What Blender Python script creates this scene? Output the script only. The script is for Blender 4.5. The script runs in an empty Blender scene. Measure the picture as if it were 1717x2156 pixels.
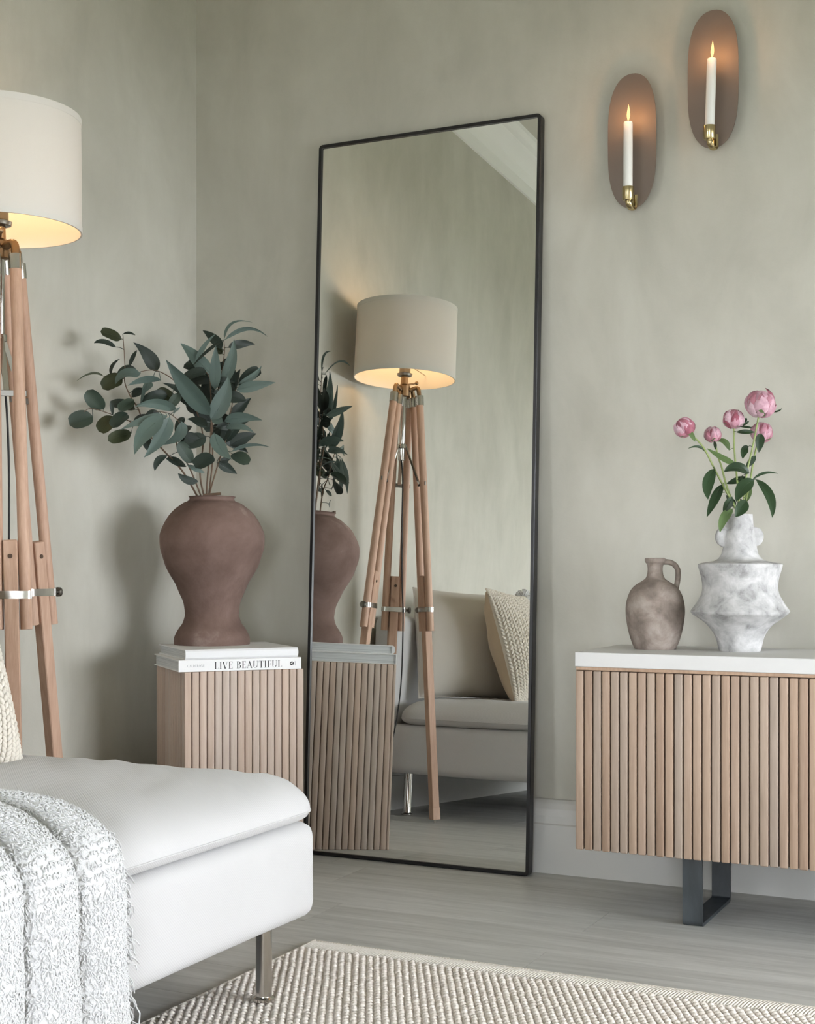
import bpy, bmesh, math, random
from math import sin, cos, pi, radians, sqrt, atan2
from mathutils import Vector, Matrix, noise

random.seed(7)
scene = bpy.context.scene
C = scene.collection

# ------------------------------------------------------------------ camera
PHI = 0.4529                      # the view is turned 26 degrees left of the back wall's normal
CAM_H = 0.82
cd = bpy.data.cameras.new('camera')
cam = bpy.data.objects.new('camera', cd)
C.objects.link(cam)
cam.location = (0, 0, CAM_H)
cam.rotation_euler = (pi / 2, 0, PHI)
cd.sensor_width = 36.0
cd.sensor_fit = 'AUTO'
cd.lens = 2992 / 2156 * 36
cd.shift_y = 105.2 / 2156
cd.clip_start = 0.05
scene.camera = cam

# ------------------------------------------------------------------ world, exposure
w = bpy.data.worlds.new('overcast_sky')
scene.world = w
w.use_nodes = True
bg = w.node_tree.nodes['Background']
bg.inputs[0].default_value = (0.93, 0.972, 1.05, 1)
bg.inputs[1].default_value = 27.5
vs = scene.view_settings
vs.view_transform = 'Standard'
vs.look = 'None'
vs.exposure = 0.0
vs.gamma = 1.0
vs.use_curve_mapping = False
scene.cycles.use_denoising = True
scene.cycles.use_light_tree = False
scene.cycles.use_adaptive_sampling = True
scene.cycles.adaptive_threshold = 0.08
scene.cycles.adaptive_min_samples = 20
scene.cycles.max_bounces = 6
scene.cycles.diffuse_bounces = 4
scene.cycles.glossy_bounces = 4
scene.cycles.transmission_bounces = 4
scene.cycles.sample_clamp_indirect = 5.0
scene.cycles.blur_glossy = 0.5
scene.cycles.caustics_reflective = True      # the mirror throws window light back on the sofa end and plinth
scene.cycles.caustics_refractive = False

# room shell, metres.  X runs along the back wall, Y into it.
XL, XR = -2.450, 2.60
YB, YR = 3.578, -2.60
ZC = 2.98

# daylight through two windows and a rear one added as fill (openings are cut in the walls below)
WIN_R = (1.05, 3.42, 0.50, 1.60)          # right wall: y0 y1 z0 z1
WIN_L = (-2.40, 0.00, 0.50, 1.75)         # left wall, behind the camera: y0 y1 z0 z1
WIN_FILL = (0.10, 1.50, 0.50, 1.55)          # rear wall, unseen opening added for fill light: x0 x1 z0 z1

def area(name, loc, rot, sx, sy, power, col, spread=180):
    l = bpy.data.lights.new(name, 'AREA')
    l.shape = 'RECTANGLE'
    l.size, l.size_y = sx, sy
    l.energy = power
    l.color = col
    l.spread = radians(spread)
    o = bpy.data.objects.new(name, l)
    o.location = loc
    o.rotation_euler = rot
    C.objects.link(o)
    return o

# portals guide the sky light in through the openings
for nm, loc, rot, a, b in (
        ('right_window_portal', (XR + 0.01, (WIN_R[0] + WIN_R[1]) / 2, (WIN_R[2] + WIN_R[3]) / 2), (0, radians(90), 0), WIN_R[3] - WIN_R[2], WIN_R[1] - WIN_R[0]),
        ('left_window_portal', (XL - 0.01, (WIN_L[0] + WIN_L[1]) / 2, (WIN_L[2] + WIN_L[3]) / 2), (0, radians(-90), 0), WIN_L[3] - WIN_L[2], WIN_L[1] - WIN_L[0]),
        ('rear_fill_portal', ((WIN_FILL[0] + WIN_FILL[1]) / 2, YR - 0.01, (WIN_FILL[2] + WIN_FILL[3]) / 2), (radians(90), 0, 0), WIN_FILL[1] - WIN_FILL[0], WIN_FILL[3] - WIN_FILL[2])):
    area(nm, loc, rot, a, b, 1.0, (1, 1, 1)).data.cycles.is_portal = True


# ------------------------------------------------------------------ materials
def srgb(r, g, b):
    f = lambda c: (c / 255 / 12.92) if c / 255 <= 0.04045 else ((c / 255 + 0.055) / 1.055) ** 2.4
    return (f(r), f(g), f(b), 1.0)


class NT:
    def __init__(self, name):
        self.m = bpy.data.materials.new(name)
        self.m.use_nodes = True
        self.t = self.m.node_tree
        self.b = self.t.nodes['Principled BSDF']
        self.out = self.t.nodes['Material Output']

    def n(self, typ, **kw):
        nd = self.t.nodes.new(typ)
        for k, v in kw.items():
            if hasattr(nd, k):
                setattr(nd, k, v)
            else:
                nd.inputs[k].default_value = v
        return nd

    def l(self, a, b):
        self.t.links.new(a, b)

    def set(self, **kw):
        names = {'rough': 'Roughness', 'metal': 'Metallic', 'spec': 'Specular IOR Level', 'sheen': 'Sheen Weight',
                 'coat': 'Coat Weight', 'sss': 'Subsurface Weight'}
        for k, v in kw.items():
            if k == 'col':
                self.b.inputs['Base Color'].default_value = v
            else:
                self.b.inputs[names[k]].default_value = v
        return self

    def coord(self, scale=(1, 1, 1), kind='Object', rnd=False):
        tc = self.n('ShaderNodeTexCoord')
        mp = self.n('ShaderNodeMapping')
        mp.inputs['Scale'].default_value = scale
        self.l(tc.outputs[kind], mp.inputs['Vector'])
        if rnd:
            oi = self.n('ShaderNodeObjectInfo')
            mul = self.n('ShaderNodeMath', operation='MULTIPLY')
            mul.inputs[1].default_value = 57.0
            self.l(oi.outputs['Random'], mul.inputs[0])
            cb = self.n('ShaderNodeCombineXYZ')
            for i in range(3):
                self.l(mul.outputs[0], cb.inputs[i])
            self.l(cb.outputs[0], mp.inputs['Location'])
        return mp.outputs[0]

    def noise(self, vec, scale, detail=4, rough=0.55, dist=0.0):
        nd = self.n('ShaderNodeTexNoise')
        nd.inputs['Scale'].default_value = scale
        nd.inputs['Detail'].default_value = detail
        nd.inputs['Roughness'].default_value = rough
        nd.inputs['Distortion'].default_value = dist
        self.l(vec, nd.inputs['Vector'])
        return nd.outputs['Fac']

    def ramp(self, fac, stops):
        r = self.n('ShaderNodeValToRGB')
        e = r.color_ramp.elements
        e[0].position, e[0].color = stops[0]
        e[1].position, e[1].color = stops[-1]
        for p, c in stops[1:-1]:
            x = e.new(p)
            x.color = c
        self.l(fac, r.inputs[0])
        return r.outputs[0]

    def mix(self, fac, a, b, mode='MIX'):
        m = self.n('ShaderNodeMix', data_type='RGBA', blend_type=mode)
        for i, v in ((0, fac), (6, a), (7, b)):
            if hasattr(v, 'node'):
                self.l(v, m.inputs[i])
            else:
                m.inputs[i].default_value = v
        return m.outputs[2]

    def col(self, s):
        self.l(s, self.b.inputs['Base Color'])

    def bump(self, h, strength, dist):
        b = self.n('ShaderNodeBump')
        b.inputs['Strength'].default_value = strength
        b.inputs['Distance'].default_value = dist
        self.l(h, b.inputs['Height'])
        self.l(b.outputs[0], self.b.inputs['Normal'])


def mat_simple(name, col, rough=0.5, metal=0.0, spec=0.5, **kw):
    n = NT(name)
    n.set(col=col, rough=rough, metal=metal, spec=spec, **kw)
    return n.m


def mat_limewash(name, dark, mid, light):
    n = NT(name)
    v = n.coord((1, 1, 1))
    a = n.noise(v, 1.3, 5, 0.6, 0.6)
    v2 = n.coord((1, 1, 0.45))
    b = n.noise(v2, 5.5, 5, 0.62, 0.4)
    c1 = n.ramp(a, [(0.30, dark), (0.52, mid), (0.74, light)])
    c2 = n.ramp(b, [(0.30, dark), (0.5, mid), (0.72, light)])
    n.col(n.mix(0.45, c1, c2))
    n.set(rough=0.86, spec=0.25)
    f = n.noise(v, 160, 3)
    n.bump(f, 0.12, 0.002)
    return n.m


def mat_mottle(name, cols, scale, rough=0.8, bump=0.0, bscale=60, bdist=0.002, detail=5, stretch=(1, 1, 1), spec=0.3, kind='Object'):
    n = NT(name)
    v = n.coord(stretch, kind)
    a = n.noise(v, scale, detail, 0.62, 0.3)
    k = len(cols)
    n.col(n.ramp(a, [(0.28 + 0.46 * i / (k - 1), c) for i, c in enumerate(cols)]))
    n.set(rough=rough, spec=spec)
    if bump:
        n.bump(n.noise(v, bscale, 4), bump, bdist)
    return n.m


def mat_wood(name, cols, stretch, scale, rough=0.55, vary=0.25, tint=None, bump=0.15):
    """streaky grain; every piece gets its own offset and its own tint"""
    n = NT(name)
    v = n.coord(stretch, 'Object', rnd=True)
    a = n.noise(v, scale, 6, 0.6, 0.8)
    base = n.ramp(a, [(0.30, cols[0]), (0.50, cols[1]), (0.70, cols[2])])
    fine = n.noise(v, scale * 7, 3, 0.6)
    base = n.mix(0.35, base, n.ramp(fine, [(0.3, cols[0]), (0.7, cols[2])]))
    oi = n.n('ShaderNodeObjectInfo')
    t = tint or (cols[0], cols[1], cols[2])
    k = len(t)
    tr = n.ramp(oi.outputs['Random'], [(i / (k - 1), c) for i, c in enumerate(t)])
    n.col(n.mix(vary, base, tr))
    n.set(rough=rough, spec=0.35)
    n.bump(fine, bump, 0.0006)
    return n.m


def mat_fabric(name, c1, c2, scale=900, bump=0.3, rough=0.95, bdist=0.0008, twill=True, trans=0.0):
    n = NT(name)
    v = n.coord((1, 1, 1))
    big = n.noise(v, 5, 3)
    fc = n.mix(big, c1, c2)
    n.col(fc)
    n.set(rough=rough, spec=0.15, sheen=0.15)
    if trans:                                  # light soaks through loose fibres
        tr = n.n('ShaderNodeBsdfTranslucent')
        n.l(fc, tr.inputs[0])
        ms = n.n('ShaderNodeMixShader')
        ms.inputs[0].default_value = trans
        n.l(n.b.outputs[0], ms.inputs[1])
        n.l(tr.outputs[0], ms.inputs[2])
        n.l(ms.outputs[0], n.out.inputs[0])
    if twill:
        wv = n.n('ShaderNodeTexWave', wave_type='BANDS', bands_direction='DIAGONAL')
        wv.inputs['Scale'].default_value = scale / 22
        wv.inputs['Distortion'].default_value = 0.6
        n.l(v, wv.inputs['Vector'])
        n.bump(wv.outputs['Fac'], bump, bdist)
    else:
        n.bump(n.noise(v, scale, 2), bump, bdist)
    return n.m


M = {}
M['wall'] = mat_limewash('limewash_greige', srgb(171, 168, 156), srgb(187, 184, 172), srgb(202, 200, 189))
M['ceiling'] = mat_simple('ceiling_paint', srgb(190, 187, 176), 0.9, spec=0.2)
M['trim'] = mat_simple('trim_paint', srgb(198, 197, 193), 0.55, spec=0.4)
M['floor'] = mat_wood('grey_laminate', (srgb(152, 152, 148), srgb(186, 186, 182), srgb(210, 210, 206)), (0.6, 9, 9), 2.2, rough=0.42, vary=0.22,
                      tint=(srgb(174, 174, 170), srgb(194, 194, 190)), bump=0.05)
M['cornice'] = mat_simple('cornice_paint', srgb(236, 235, 231), 0.6, spec=0.3)
M['joint'] = mat_simple('plank_joint', srgb(70, 68, 64), 0.9)
M['ground'] = mat_simple('garden_ground', srgb(72, 82, 62), 0.95)
M['slat'] = mat_wood('pale_oak_slat', (srgb(156, 134, 118), srgb(182, 162, 146), srgb(200, 184, 170)), (26, 26, 1.6), 1.5, rough=0.6, vary=0.45,
                     tint=(srgb(166, 142, 124), srgb(186, 166, 150), srgb(182, 172, 162), srgb(192, 166, 146)))
M['slat_side'] = mat_wood('oak_slat_sideboard', (srgb(124, 104, 88), srgb(158, 137, 119), srgb(186, 166, 149)), (26, 26, 1.6), 1.5, rough=0.6, vary=0.5,
                          tint=(srgb(148, 121, 100), srgb(172, 144, 120), srgb(152, 142, 133), srgb(174, 150, 128), srgb(162, 138, 122)))
M['carcass'] = mat_wood('oak_carcass', (srgb(150, 122, 100), srgb(176, 148, 124), srgb(190, 164, 140)), (20, 20, 1.5), 1.5, rough=0.65, vary=0.2)
M['groove'] = mat_simple('oak_groove', srgb(74, 56, 42), 0.8)
M['lampwood'] = mat_wood('weathered_acacia', (srgb(146, 112, 90), srgb(184, 150, 128), srgb(208, 178, 156)), (30, 30, 1.8), 1.4, rough=0.55, vary=0.4,
                         tint=(srgb(166, 130, 104), srgb(190, 160, 140), srgb(178, 142, 118)))
M['white_top'] = mat_mottle('white_painted_top', (srgb(202, 201, 198), srgb(212, 211, 208)), 3, 0.55, spec=0.35)
M['black'] = mat_simple('black_powder_coat', srgb(20, 19, 20), 0.42)
M['steel_black'] = mat_mottle('blackened_steel', (srgb(34, 38, 42), srgb(52, 58, 62), srgb(70, 76, 80)), 18, 0.45, 0.15, 40, stretch=(1, 1, .3), spec=0.6)
M['chrome'] = mat_simple('chrome', (0.60, 0.58, 0.55, 1), 0.10, 1.0)
M['nickel'] = mat_simple('satin_nickel', (0.52, 0.50, 0.46, 1), 0.22, 1.0)
M['dark_nickel'] = mat_simple('dark_nickel', (0.20, 0.19, 0.17, 1), 0.35, 1.0)
M['bronze'] = mat_simple('warm_bronze', (0.28, 0.19, 0.11, 1), 0.38, 1.0)
M['brass'] = mat_simple('polished_brass', (0.46, 0.37, 0.20, 1), 0.22, 1.0)
M['mirror'] = mat_simple('silvered_glass', (0.89, 0.90, 0.875, 1), 0.0, 1.0)
M['plate'] = mat_simple('brown_satin_plate', srgb(114, 101, 91), 0.6, 0.25)
M['terracotta'] = mat_mottle('dusty_terracotta', (srgb(92, 74, 67), srgb(106, 87, 79), srgb(118, 98, 90), srgb(152, 136, 128)), 7, 0.92, 0.35, 70, 0.003, 7, spec=0.15)
M['plaster'] = mat_mottle('white_plaster', (srgb(122, 121, 119), srgb(166, 165, 163), srgb(188, 187, 185), srgb(204, 203, 201)), 26, 0.95, 0.4, 55, 0.004, 7, spec=0.1)
M['clay'] = mat_mottle('worn_clay', (srgb(98, 89, 82), srgb(136, 124, 115), srgb(170, 159, 150)), 18, 0.9, 0.3, 60, 0.003, 7, spec=0.15)
M['vase_dark'] = mat_simple('vase_inside', srgb(58, 46, 42), 0.95)
M['sofa'] = mat_fabric('white_twill_cover', srgb(201, 200, 199), srgb(193, 192, 190), 2600, 0.3)
M['linen'] = mat_fabric('grey_linen', srgb(206, 201, 192), srgb(196, 191, 181), 1800, 0.3, twill=False)
M['tan'] = mat_fabric('tan_cotton', srgb(200, 182, 158), srgb(188, 170, 146), 1500, 0.3, twill=False)
M['knit'] = mat_fabric('cream_knit_wool', srgb(226, 220, 208), srgb(214, 206, 192), 700, 0.5, twill=False)
M['boucle'] = mat_fabric('white_boucle', srgb(238, 238, 238), srgb(230, 230, 229), 420, 0.6, bdist=0.003, twill=False, trans=0.10)
M['rug'] = mat_mottle('woven_wool_rug', (srgb(206, 196, 186), srgb(228, 220, 211), srgb(240, 235, 228)), 110, 0.95, 0.5, 500, 0.002, 3, spec=0.1)
M['rug_hem'] = mat_mottle('rug_hem', (srgb(226, 219, 208), srgb(236, 231, 222)), 90, 0.95, 0.6, 400, 0.002, 3, spec=0.1)
M['cover'] = mat_simple('white_book_cloth', srgb(232, 231, 229), 0.6, spec=0.3)
M['cover_grey'] = mat_simple('pale_grey_book_cloth', srgb(226, 226, 225), 0.75, spec=0.2)
M['ink'] = mat_simple('black_ink', srgb(28, 28, 30), 0.6)
M['ink_grey'] = mat_simple('grey_ink', srgb(140, 140, 142), 0.6)
M['cord'] = mat_simple('black_cord', srgb(22, 21, 20), 0.6)
M['wick'] = mat_simple('burnt_wick', srgb(40, 28, 22), 0.9)


def mat_pages():
    n = NT('paper_pages')
    v = n.coord((1, 1, 500))
    a = n.noise(v, 3, 2)
    n.col(n.ramp(a, [(0.35, srgb(176, 178, 178)), (0.65, srgb(214, 216, 215))]))
    n.set(rough=0.9, spec=0.1)
    return n.m


M['pages'] = mat_pages()


def mat_leaf(name, a, b, c, rough=0.5, trans=0.25):
    n = NT(name)
    oi = n.n('ShaderNodeObjectInfo')
    base = n.ramp(oi.outputs['Random'], [(0.0, a), (0.5, b), (1.0, c)])
    v = n.coord((1, 1, 1), rnd=True)
    nz = n.noise(v, 30, 3)
    base = n.mix(0.25, base, n.ramp(nz, [(0.35, a), (0.65, c)]))
    n.col(base)
    n.set(rough=rough, spec=0.35)
    tr = n.n('ShaderNodeBsdfTranslucent')
    n.l(base, tr.inputs[0])
    ms = n.n('ShaderNodeMixShader')
    ms.inputs[0].default_value = trans
    n.l(n.b.outputs[0], ms.inputs[1])
    n.l(tr.outputs[0], ms.inputs[2])
    n.l(ms.outputs[0], n.out.inputs[0])
    return n.m


M['leaf_pale'] = mat_leaf('eucalyptus_pale_leaf', srgb(84, 100, 92), srgb(104, 119, 112), srgb(68, 84, 78), trans=0.12)
M['leaf_dark'] = mat_leaf('eucalyptus_dark_leaf', srgb(38, 47, 40), srgb(48, 59, 51), srgb(30, 38, 33), trans=0.10)
M['leaf_round'] = mat_leaf('eucalyptus_round_leaf', srgb(50, 63, 53), srgb(62, 76, 64), srgb(44, 55, 47), trans=0.12)
M['leaf_olive'] = mat_leaf('eucalyptus_olive_leaf', srgb(52, 58, 36), srgb(62, 68, 44), srgb(46, 52, 34), trans=0.15)
M['leaf_peony'] = mat_leaf('peony_leaf', srgb(38, 56, 34), srgb(50, 72, 44), srgb(32, 48, 30), 0.4, 0.15)
M['leaf_peony_light'] = mat_leaf('peony_leaf_underside', srgb(96, 118, 72), srgb(108, 130, 86), srgb(88, 110, 68), 0.5, 0.2)
M['stem_brown'] = mat_simple('woody_stem', srgb(92, 72, 54), 0.7)
M['stem_green'] = mat_simple('green_stem', srgb(128, 142, 82), 0.5)


def mat_petal():
    n = NT('peony_petal')
    oi = n.n('ShaderNodeObjectInfo')
    base = n.ramp(oi.outputs['Random'], [(0.0, srgb(158, 86, 102)), (0.3, srgb(190, 128, 142)), (0.65, srgb(208, 160, 174)), (1.0, srgb(226, 196, 206))])
    tc = n.n('ShaderNodeTexCoord')
    sp = n.n('ShaderNodeSeparateXYZ')
    n.l(tc.outputs['Generated'], sp.inputs[0])
    v = n.coord((1, 1, 1), 'Object', rnd=True)
    nz = n.noise(v, 90, 4)
    edge = n.ramp(nz, [(0.42, (0, 0, 0, 1)), (0.62, (1, 1, 1, 1))])
    base = n.mix(edge, base, n.mix(0.35, base, srgb(120, 50, 66)))
    n.col(base)
    n.set(rough=0.55, spec=0.3, sheen=0.2)
    tr = n.n('ShaderNodeBsdfTranslucent')
    n.l(base, tr.inputs[0])
    ms = n.n('ShaderNodeMixShader')
    ms.inputs[0].default_value = 0.18
    n.l(n.b.outputs[0], ms.inputs[1])
    n.l(tr.outputs[0], ms.inputs[2])
    n.l(ms.outputs[0], n.out.inputs[0])
    return n.m


M['petal'] = mat_petal()


def mat_shade():
    n = NT('lamp_shade_fabric')
    v = n.coord((1, 1, 1))
    f = n.noise(v, 700, 2)
    n.set(col=srgb(232, 227, 218), rough=0.9, spec=0.15)
    n.bump(f, 0.2, 0.0008)
    tr = n.n('ShaderNodeBsdfTranslucent')
    tr.inputs[0].default_value = srgb(246, 236, 220)
    ms = n.n('ShaderNodeMixShader')
    ms.inputs[0].default_value = 0.14
    n.l(n.b.outputs[0], ms.inputs[1])
    n.l(tr.outputs[0], ms.inputs[2])
    n.l(ms.outputs[0], n.out.inputs[0])
    return n.m


M['shade'] = mat_shade()
M['wax'] = mat_simple('white_wax', srgb(240, 238, 233), 0.45, sss=0.0)


def mat_emit(name, col, st):
    n = NT(name)
    e = n.n('ShaderNodeEmission')
    e.inputs[0].default_value = col
    e.inputs[1].default_value = st
    n.l(e.outputs[0], n.out.inputs[0])
    return n.m


M['bulb'] = mat_emit('warm_bulb', (1.0, 0.64, 0.33, 1), 35)
M['flame'] = mat_emit('candle_flame', (1.0, 0.55, 0.18, 1), 6.0)
M['flame_core'] = mat_emit('candle_flame_core', (1.0, 0.62, 0.24, 1), 1.9)


# ------------------------------------------------------------------ geometry helpers
class MB:
    """collects vertices and faces for ONE mesh object"""
    def __init__(self):
        self.v, self.f = [], []

    def add(self, vf, mat=None):
        v, f = vf
        o = len(self.v)
        self.v += [tuple(mat @ Vector(p)) if mat else tuple(p) for p in v]
        self.f += [tuple(i + o for i in q) for q in f]
        return self

    def build(self, name, m, parent=None, loc=None, smooth=None, off=None):
        v = self.v
        if off is not None:
            v = [(a - off[0], b - off[1], c - off[2]) for a, b, c in v]
        me = bpy.data.meshes.new(name)
        me.from_pydata(v, [], self.f)
        me.materials.append(M[m] if isinstance(m, str) else m)
        return link(name, me, parent, loc, smooth)


def link(name, me, parent=None, loc=None, smooth=None):
    if smooth is not None:
        me.polygons.foreach_set('use_smooth', [True] * len(me.polygons))
        if smooth < 180:
            me.set_sharp_from_angle(angle=radians(smooth))
    me.update()
    o = bpy.data.objects.new(name, me)
    C.objects.link(o)
    if parent:
        o.parent = parent
    if loc is not None:
        o.location = loc
    return o


def empty(name, loc, rot=(0, 0, 0)):
    o = bpy.data.objects.new(name, None)
    o.empty_display_size = 0.05
    o.location = loc
    o.rotation_euler = rot
    C.objects.link(o)
    return o


def tag(o, label=None, cat=None, group=None, kind=None):
    if label: o['label'] = label
    if cat: o['category'] = cat
    if group: o['group'] = group
    if kind: o['kind'] = kind
    return o


def box(x0, x1, y0, y1, z0, z1):
    v = [(x0, y0, z0), (x1, y0, z0), (x1, y1, z0), (x0, y1, z0), (x0, y0, z1), (x1, y0, z1), (x1, y1, z1), (x0, y1, z1)]
    f = [(0, 3, 2, 1), (4, 5, 6, 7), (0, 1, 5, 4), (1, 2, 6, 5), (2, 3, 7, 6), (3, 0, 4, 7)]
    return v, f


def rbox(x0, x1, y0, y1, z0, z1, bev, seg=2):
    bm = bmesh.new()
    v, f = box(x0, x1, y0, y1, z0, z1)
    vs_ = [bm.verts.new(p) for p in v]
    for q in f:
        bm.faces.new([vs_[i] for i in q])
    bmesh.ops.bevel(bm, geom=list(bm.edges), offset=bev, segments=seg, profile=0.5, affect='EDGES')
    bm.verts.ensure_lookup_table()
    bm.verts.index_update()
    out = ([tuple(p.co) for p in bm.verts], [tuple(p.index for p in q.verts) for q in bm.faces])
    bm.free()
    return out


def lathe(prof, seg=48, cx=0, cy=0):
    """prof: list of (r, z) from bottom outside up and, if wanted, down the inside"""
    v, f = [], []
    n = len(prof)
    for r, z in prof:
        for k in range(seg):
            a = 2 * pi * k / seg
            v.append((cx + r * cos(a), cy + r * sin(a), z))
    for i in range(n - 1):
        for k in range(seg):
            k2 = (k + 1) % seg
            f.append((i * seg + k, i * seg + k2, (i + 1) * seg + k2, (i + 1) * seg + k))
    f.append(tuple(range(seg - 1, -1, -1)))
    f.append(tuple((n - 1) * seg + k for k in range(seg)))
    return v, f


def smooth_prof(pts, sub=5):
    """Catmull-Rom through (r,z) points"""
    out = []
    n = len(pts)
    for i in range(n - 1):
        p0 = pts[max(i - 1, 0)]; p1 = pts[i]; p2 = pts[i + 1]; p3 = pts[min(i + 2, n - 1)]
        for k in range(sub):
            t = k / sub
            q = []
            for d in range(len(p1)):
                a, b, c, e = p0[d], p1[d], p2[d], p3[d]
                q.append(0.5 * ((2 * b) + (-a + c) * t + (2 * a - 5 * b + 4 * c - e) * t * t + (-a + 3 * b - 3 * c + e) * t ** 3))
            out.append(tuple(q))
    out.append(tuple(pts[-1]))
    return out


def tube(pts, rad, seg=10, cap=True, flat=None, closed=False):
    """swept circle (or ellipse: flat = (a, b, side vector)) along pts; rad number or list"""
    P = [Vector(p) for p in pts]
    n = len(P)
    R = rad if isinstance(rad, (list, tuple)) else [rad] * n
    v, f = [], []
    T = []
    for i in range(n):
        if closed:
            t = P[(i + 1) % n] - P[i - 1]
        else:
            t = P[min(i + 1, n - 1)] - P[max(i - 1, 0)]
        T.append(t.normalized())
    ref = Vector(flat[2]) if flat else (Vector((0, 0, 1)) if abs(T[0].z) < 0.9 else Vector((1, 0, 0)))
    x = (ref - T[0] * ref.dot(T[0])).normalized()
    for i in range(n):
        if flat:
            x = (ref - T[i] * ref.dot(T[i])).normalized()
        else:
            x = (x - T[i] * x.dot(T[i])).normalized()
        y = T[i].cross(x)
        a, b = (flat[0], flat[1]) if flat else (R[i], R[i])
        for k in range(seg):
            an = 2 * pi * k / seg
            v.append(tuple(P[i] + x * (a * cos(an)) + y * (b * sin(an))))
    m = n if closed else n - 1
    for i in range(m):
        j = (i + 1) % n
        for k in range(seg):
            k2 = (k + 1) % seg
            f.append((i * seg + k, i * seg + k2, j * seg + k2, j * seg + k))
    if cap and not closed:
        f.append(tuple(range(seg - 1, -1, -1)))
        f.append(tuple((n - 1) * seg + k for k in range(seg)))
    return v, f


def bar(p, q, sx, sy, side, bev=0.0):
    """square bar from p to q; sx measured along side"""
    p, q = Vector(p), Vector(q)
    t = (q - p)
    L = t.length
    t.normalize()
    x = Vector(side)
    x = (x - t * x.dot(t)).normalized()
    y = t.cross(x)
    m = Matrix((x, y, t)).transposed().to_4x4()
    m.translation = p
    vf = rbox(-sx / 2, sx / 2, -sy / 2, sy / 2, 0, L, bev, 1) if bev else box(-sx / 2, sx / 2, -sy / 2, sy / 2, 0, L)
    return [tuple(m @ Vector(a)) for a in vf[0]], vf[1]


def uvsphere(c, r, su=10, sv=6, mat=None):
    v, f = [], []
    for i in range(sv + 1):
        th = pi * i / sv
        for k in range(su):
            a = 2 * pi * k / su
            p = Vector((r[0] * sin(th) * cos(a), r[1] * sin(th) * sin(a), r[2] * cos(th)))
            if mat: p = mat @ p
            v.append((c[0] + p.x, c[1] + p.y, c[2] + p.z))
    for i in range(sv):
        for k in range(su):
            k2 = (k + 1) % su
            f.append((i * su + k, (i + 1) * su + k, (i + 1) * su + k2, i * su + k2))
    return v, f


def grid(nu, nv, fn):
    v = [tuple(fn(i / nu, j / nv)) for i in range(nu + 1) for j in range(nv + 1)]
    f = []
    for i in range(nu):
        for j in range(nv):
            a = i * (nv + 1) + j
            f.append((a, a + nv + 1, a + nv + 2, a + 1))
    return v, f


def one(vf, name, m, parent=None, loc=None, smooth=None, off=None):
    return MB().add(vf).build(name, m, parent, loc, smooth, off)


# ------------------------------------------------------------------ the room
def struct(o):
    o['kind'] = 'structure'
    return o


fl = struct(one(box(XL - .1, XR + .1, YR - .1, YB + .1, -0.10, -0.006), 'floor', 'joint'))
# laminate planks run along X, staggered end joints
PW, PL, GAP = 0.19, 1.285, 0.0010
row_seam = {0: -1.045, 1: -0.35, 2: -1.03, 3: -1.77, -1: -1.9, -2: -0.75, 4: -0.6}
k0 = int(math.floor((YR - 2.625) / PW)); k1 = int(math.ceil((YB - 2.625) / PW))
plank_cache = {}
for k in range(k0, k1):
    y0 = max(2.625 + k * PW, YR); y1 = min(2.625 + (k + 1) * PW, YB)
    if y1 - y0 < 0.01: continue
    s0 = row_seam.get(k, random.uniform(-2, -1))
    while s0 > XL: s0 -= PL
    x = s0
    while x < XR:
        a, b = max(x, XL), min(x + PL, XR)
        x += PL
        if b - a < 0.01: continue
        key = (round(b - a, 3), round(y1 - y0, 3))
        if key not in plank_cache:
            v, f = box(GAP / 2, (b - a) - GAP / 2, GAP / 2, (y1 - y0) - GAP / 2, -0.006, 0)
            me = bpy.data.meshes.new('plank'); me.from_pydata(v, [], f); me.materials.append(M['floor'])
            plank_cache[key] = me
        o = bpy.data.objects.new('plank', plank_cache[key])
        C.objects.link(o); o.parent = fl; o.location = (a, y0, 0)

struct(one(box(XL, XR, YB, YB + .1, 0, ZC), 'wall_back', 'wall'))


def wall_with_hole(name, side, pos, a0, a1, h):
    mb = MB()
    def b(p0, p1, z0, z1):
        mb.add(box(min(pos, pos + side * .2), max(pos, pos + side * .2), p0, p1, z0, z1))
    b(a0, h[0], 0, ZC); b(h[1], a1, 0, ZC); b(h[0], h[1], 0, h[2]); b(h[0], h[1], h[3], ZC)
    return struct(mb.build(name, 'wall'))


wall_with_hole('wall_right', 1, XR, YR, YB, WIN_R)
wall_with_hole('wall_left', -1, XL, YR - .1, YB + .1, WIN_L)
mb = MB()
for q in ((XL, WIN_FILL[0], 0, ZC), (WIN_FILL[1], XR, 0, ZC), (WIN_FILL[0], WIN_FILL[1], 0, WIN_FILL[2]), (WIN_FILL[0], WIN_FILL[1], WIN_FILL[3], ZC)):
    mb.add(box(q[0], q[1], YR - .1, YR, q[2], q[3]))
struct(mb.build('wall_rear', 'wall'))
struct(one(box(XL - .2, XR + .2, YR - .2, YB + .1, ZC, ZC + .1), 'ceiling', 'ceiling'))


def window_frame(name, side, pos, h):
    r = struct(empty(name, (0, 0, 0)))
    def b(nm, p0, p1, z0, z1, d=.05):
        xa, xb = sorted((pos + side * .04, pos + side * (.04 + d)))
        one(rbox(xa, xb, p0, p1, z0, z1, .004, 1), nm, 'trim', r)
    t = .05
    b('jamb', h[0], h[0] + t, h[2], h[3]); b('jamb', h[1] - t, h[1], h[2], h[3])
    b('head', h[0] + t, h[1] - t, h[3] - t, h[3]); b('bottom_rail', h[0] + t, h[1] - t, h[2], h[2] + t)
    m = (h[0] + h[1]) / 2
    b('mullion', m - .02, m + .02, h[2] + t, h[3] - t)
    return r


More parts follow.
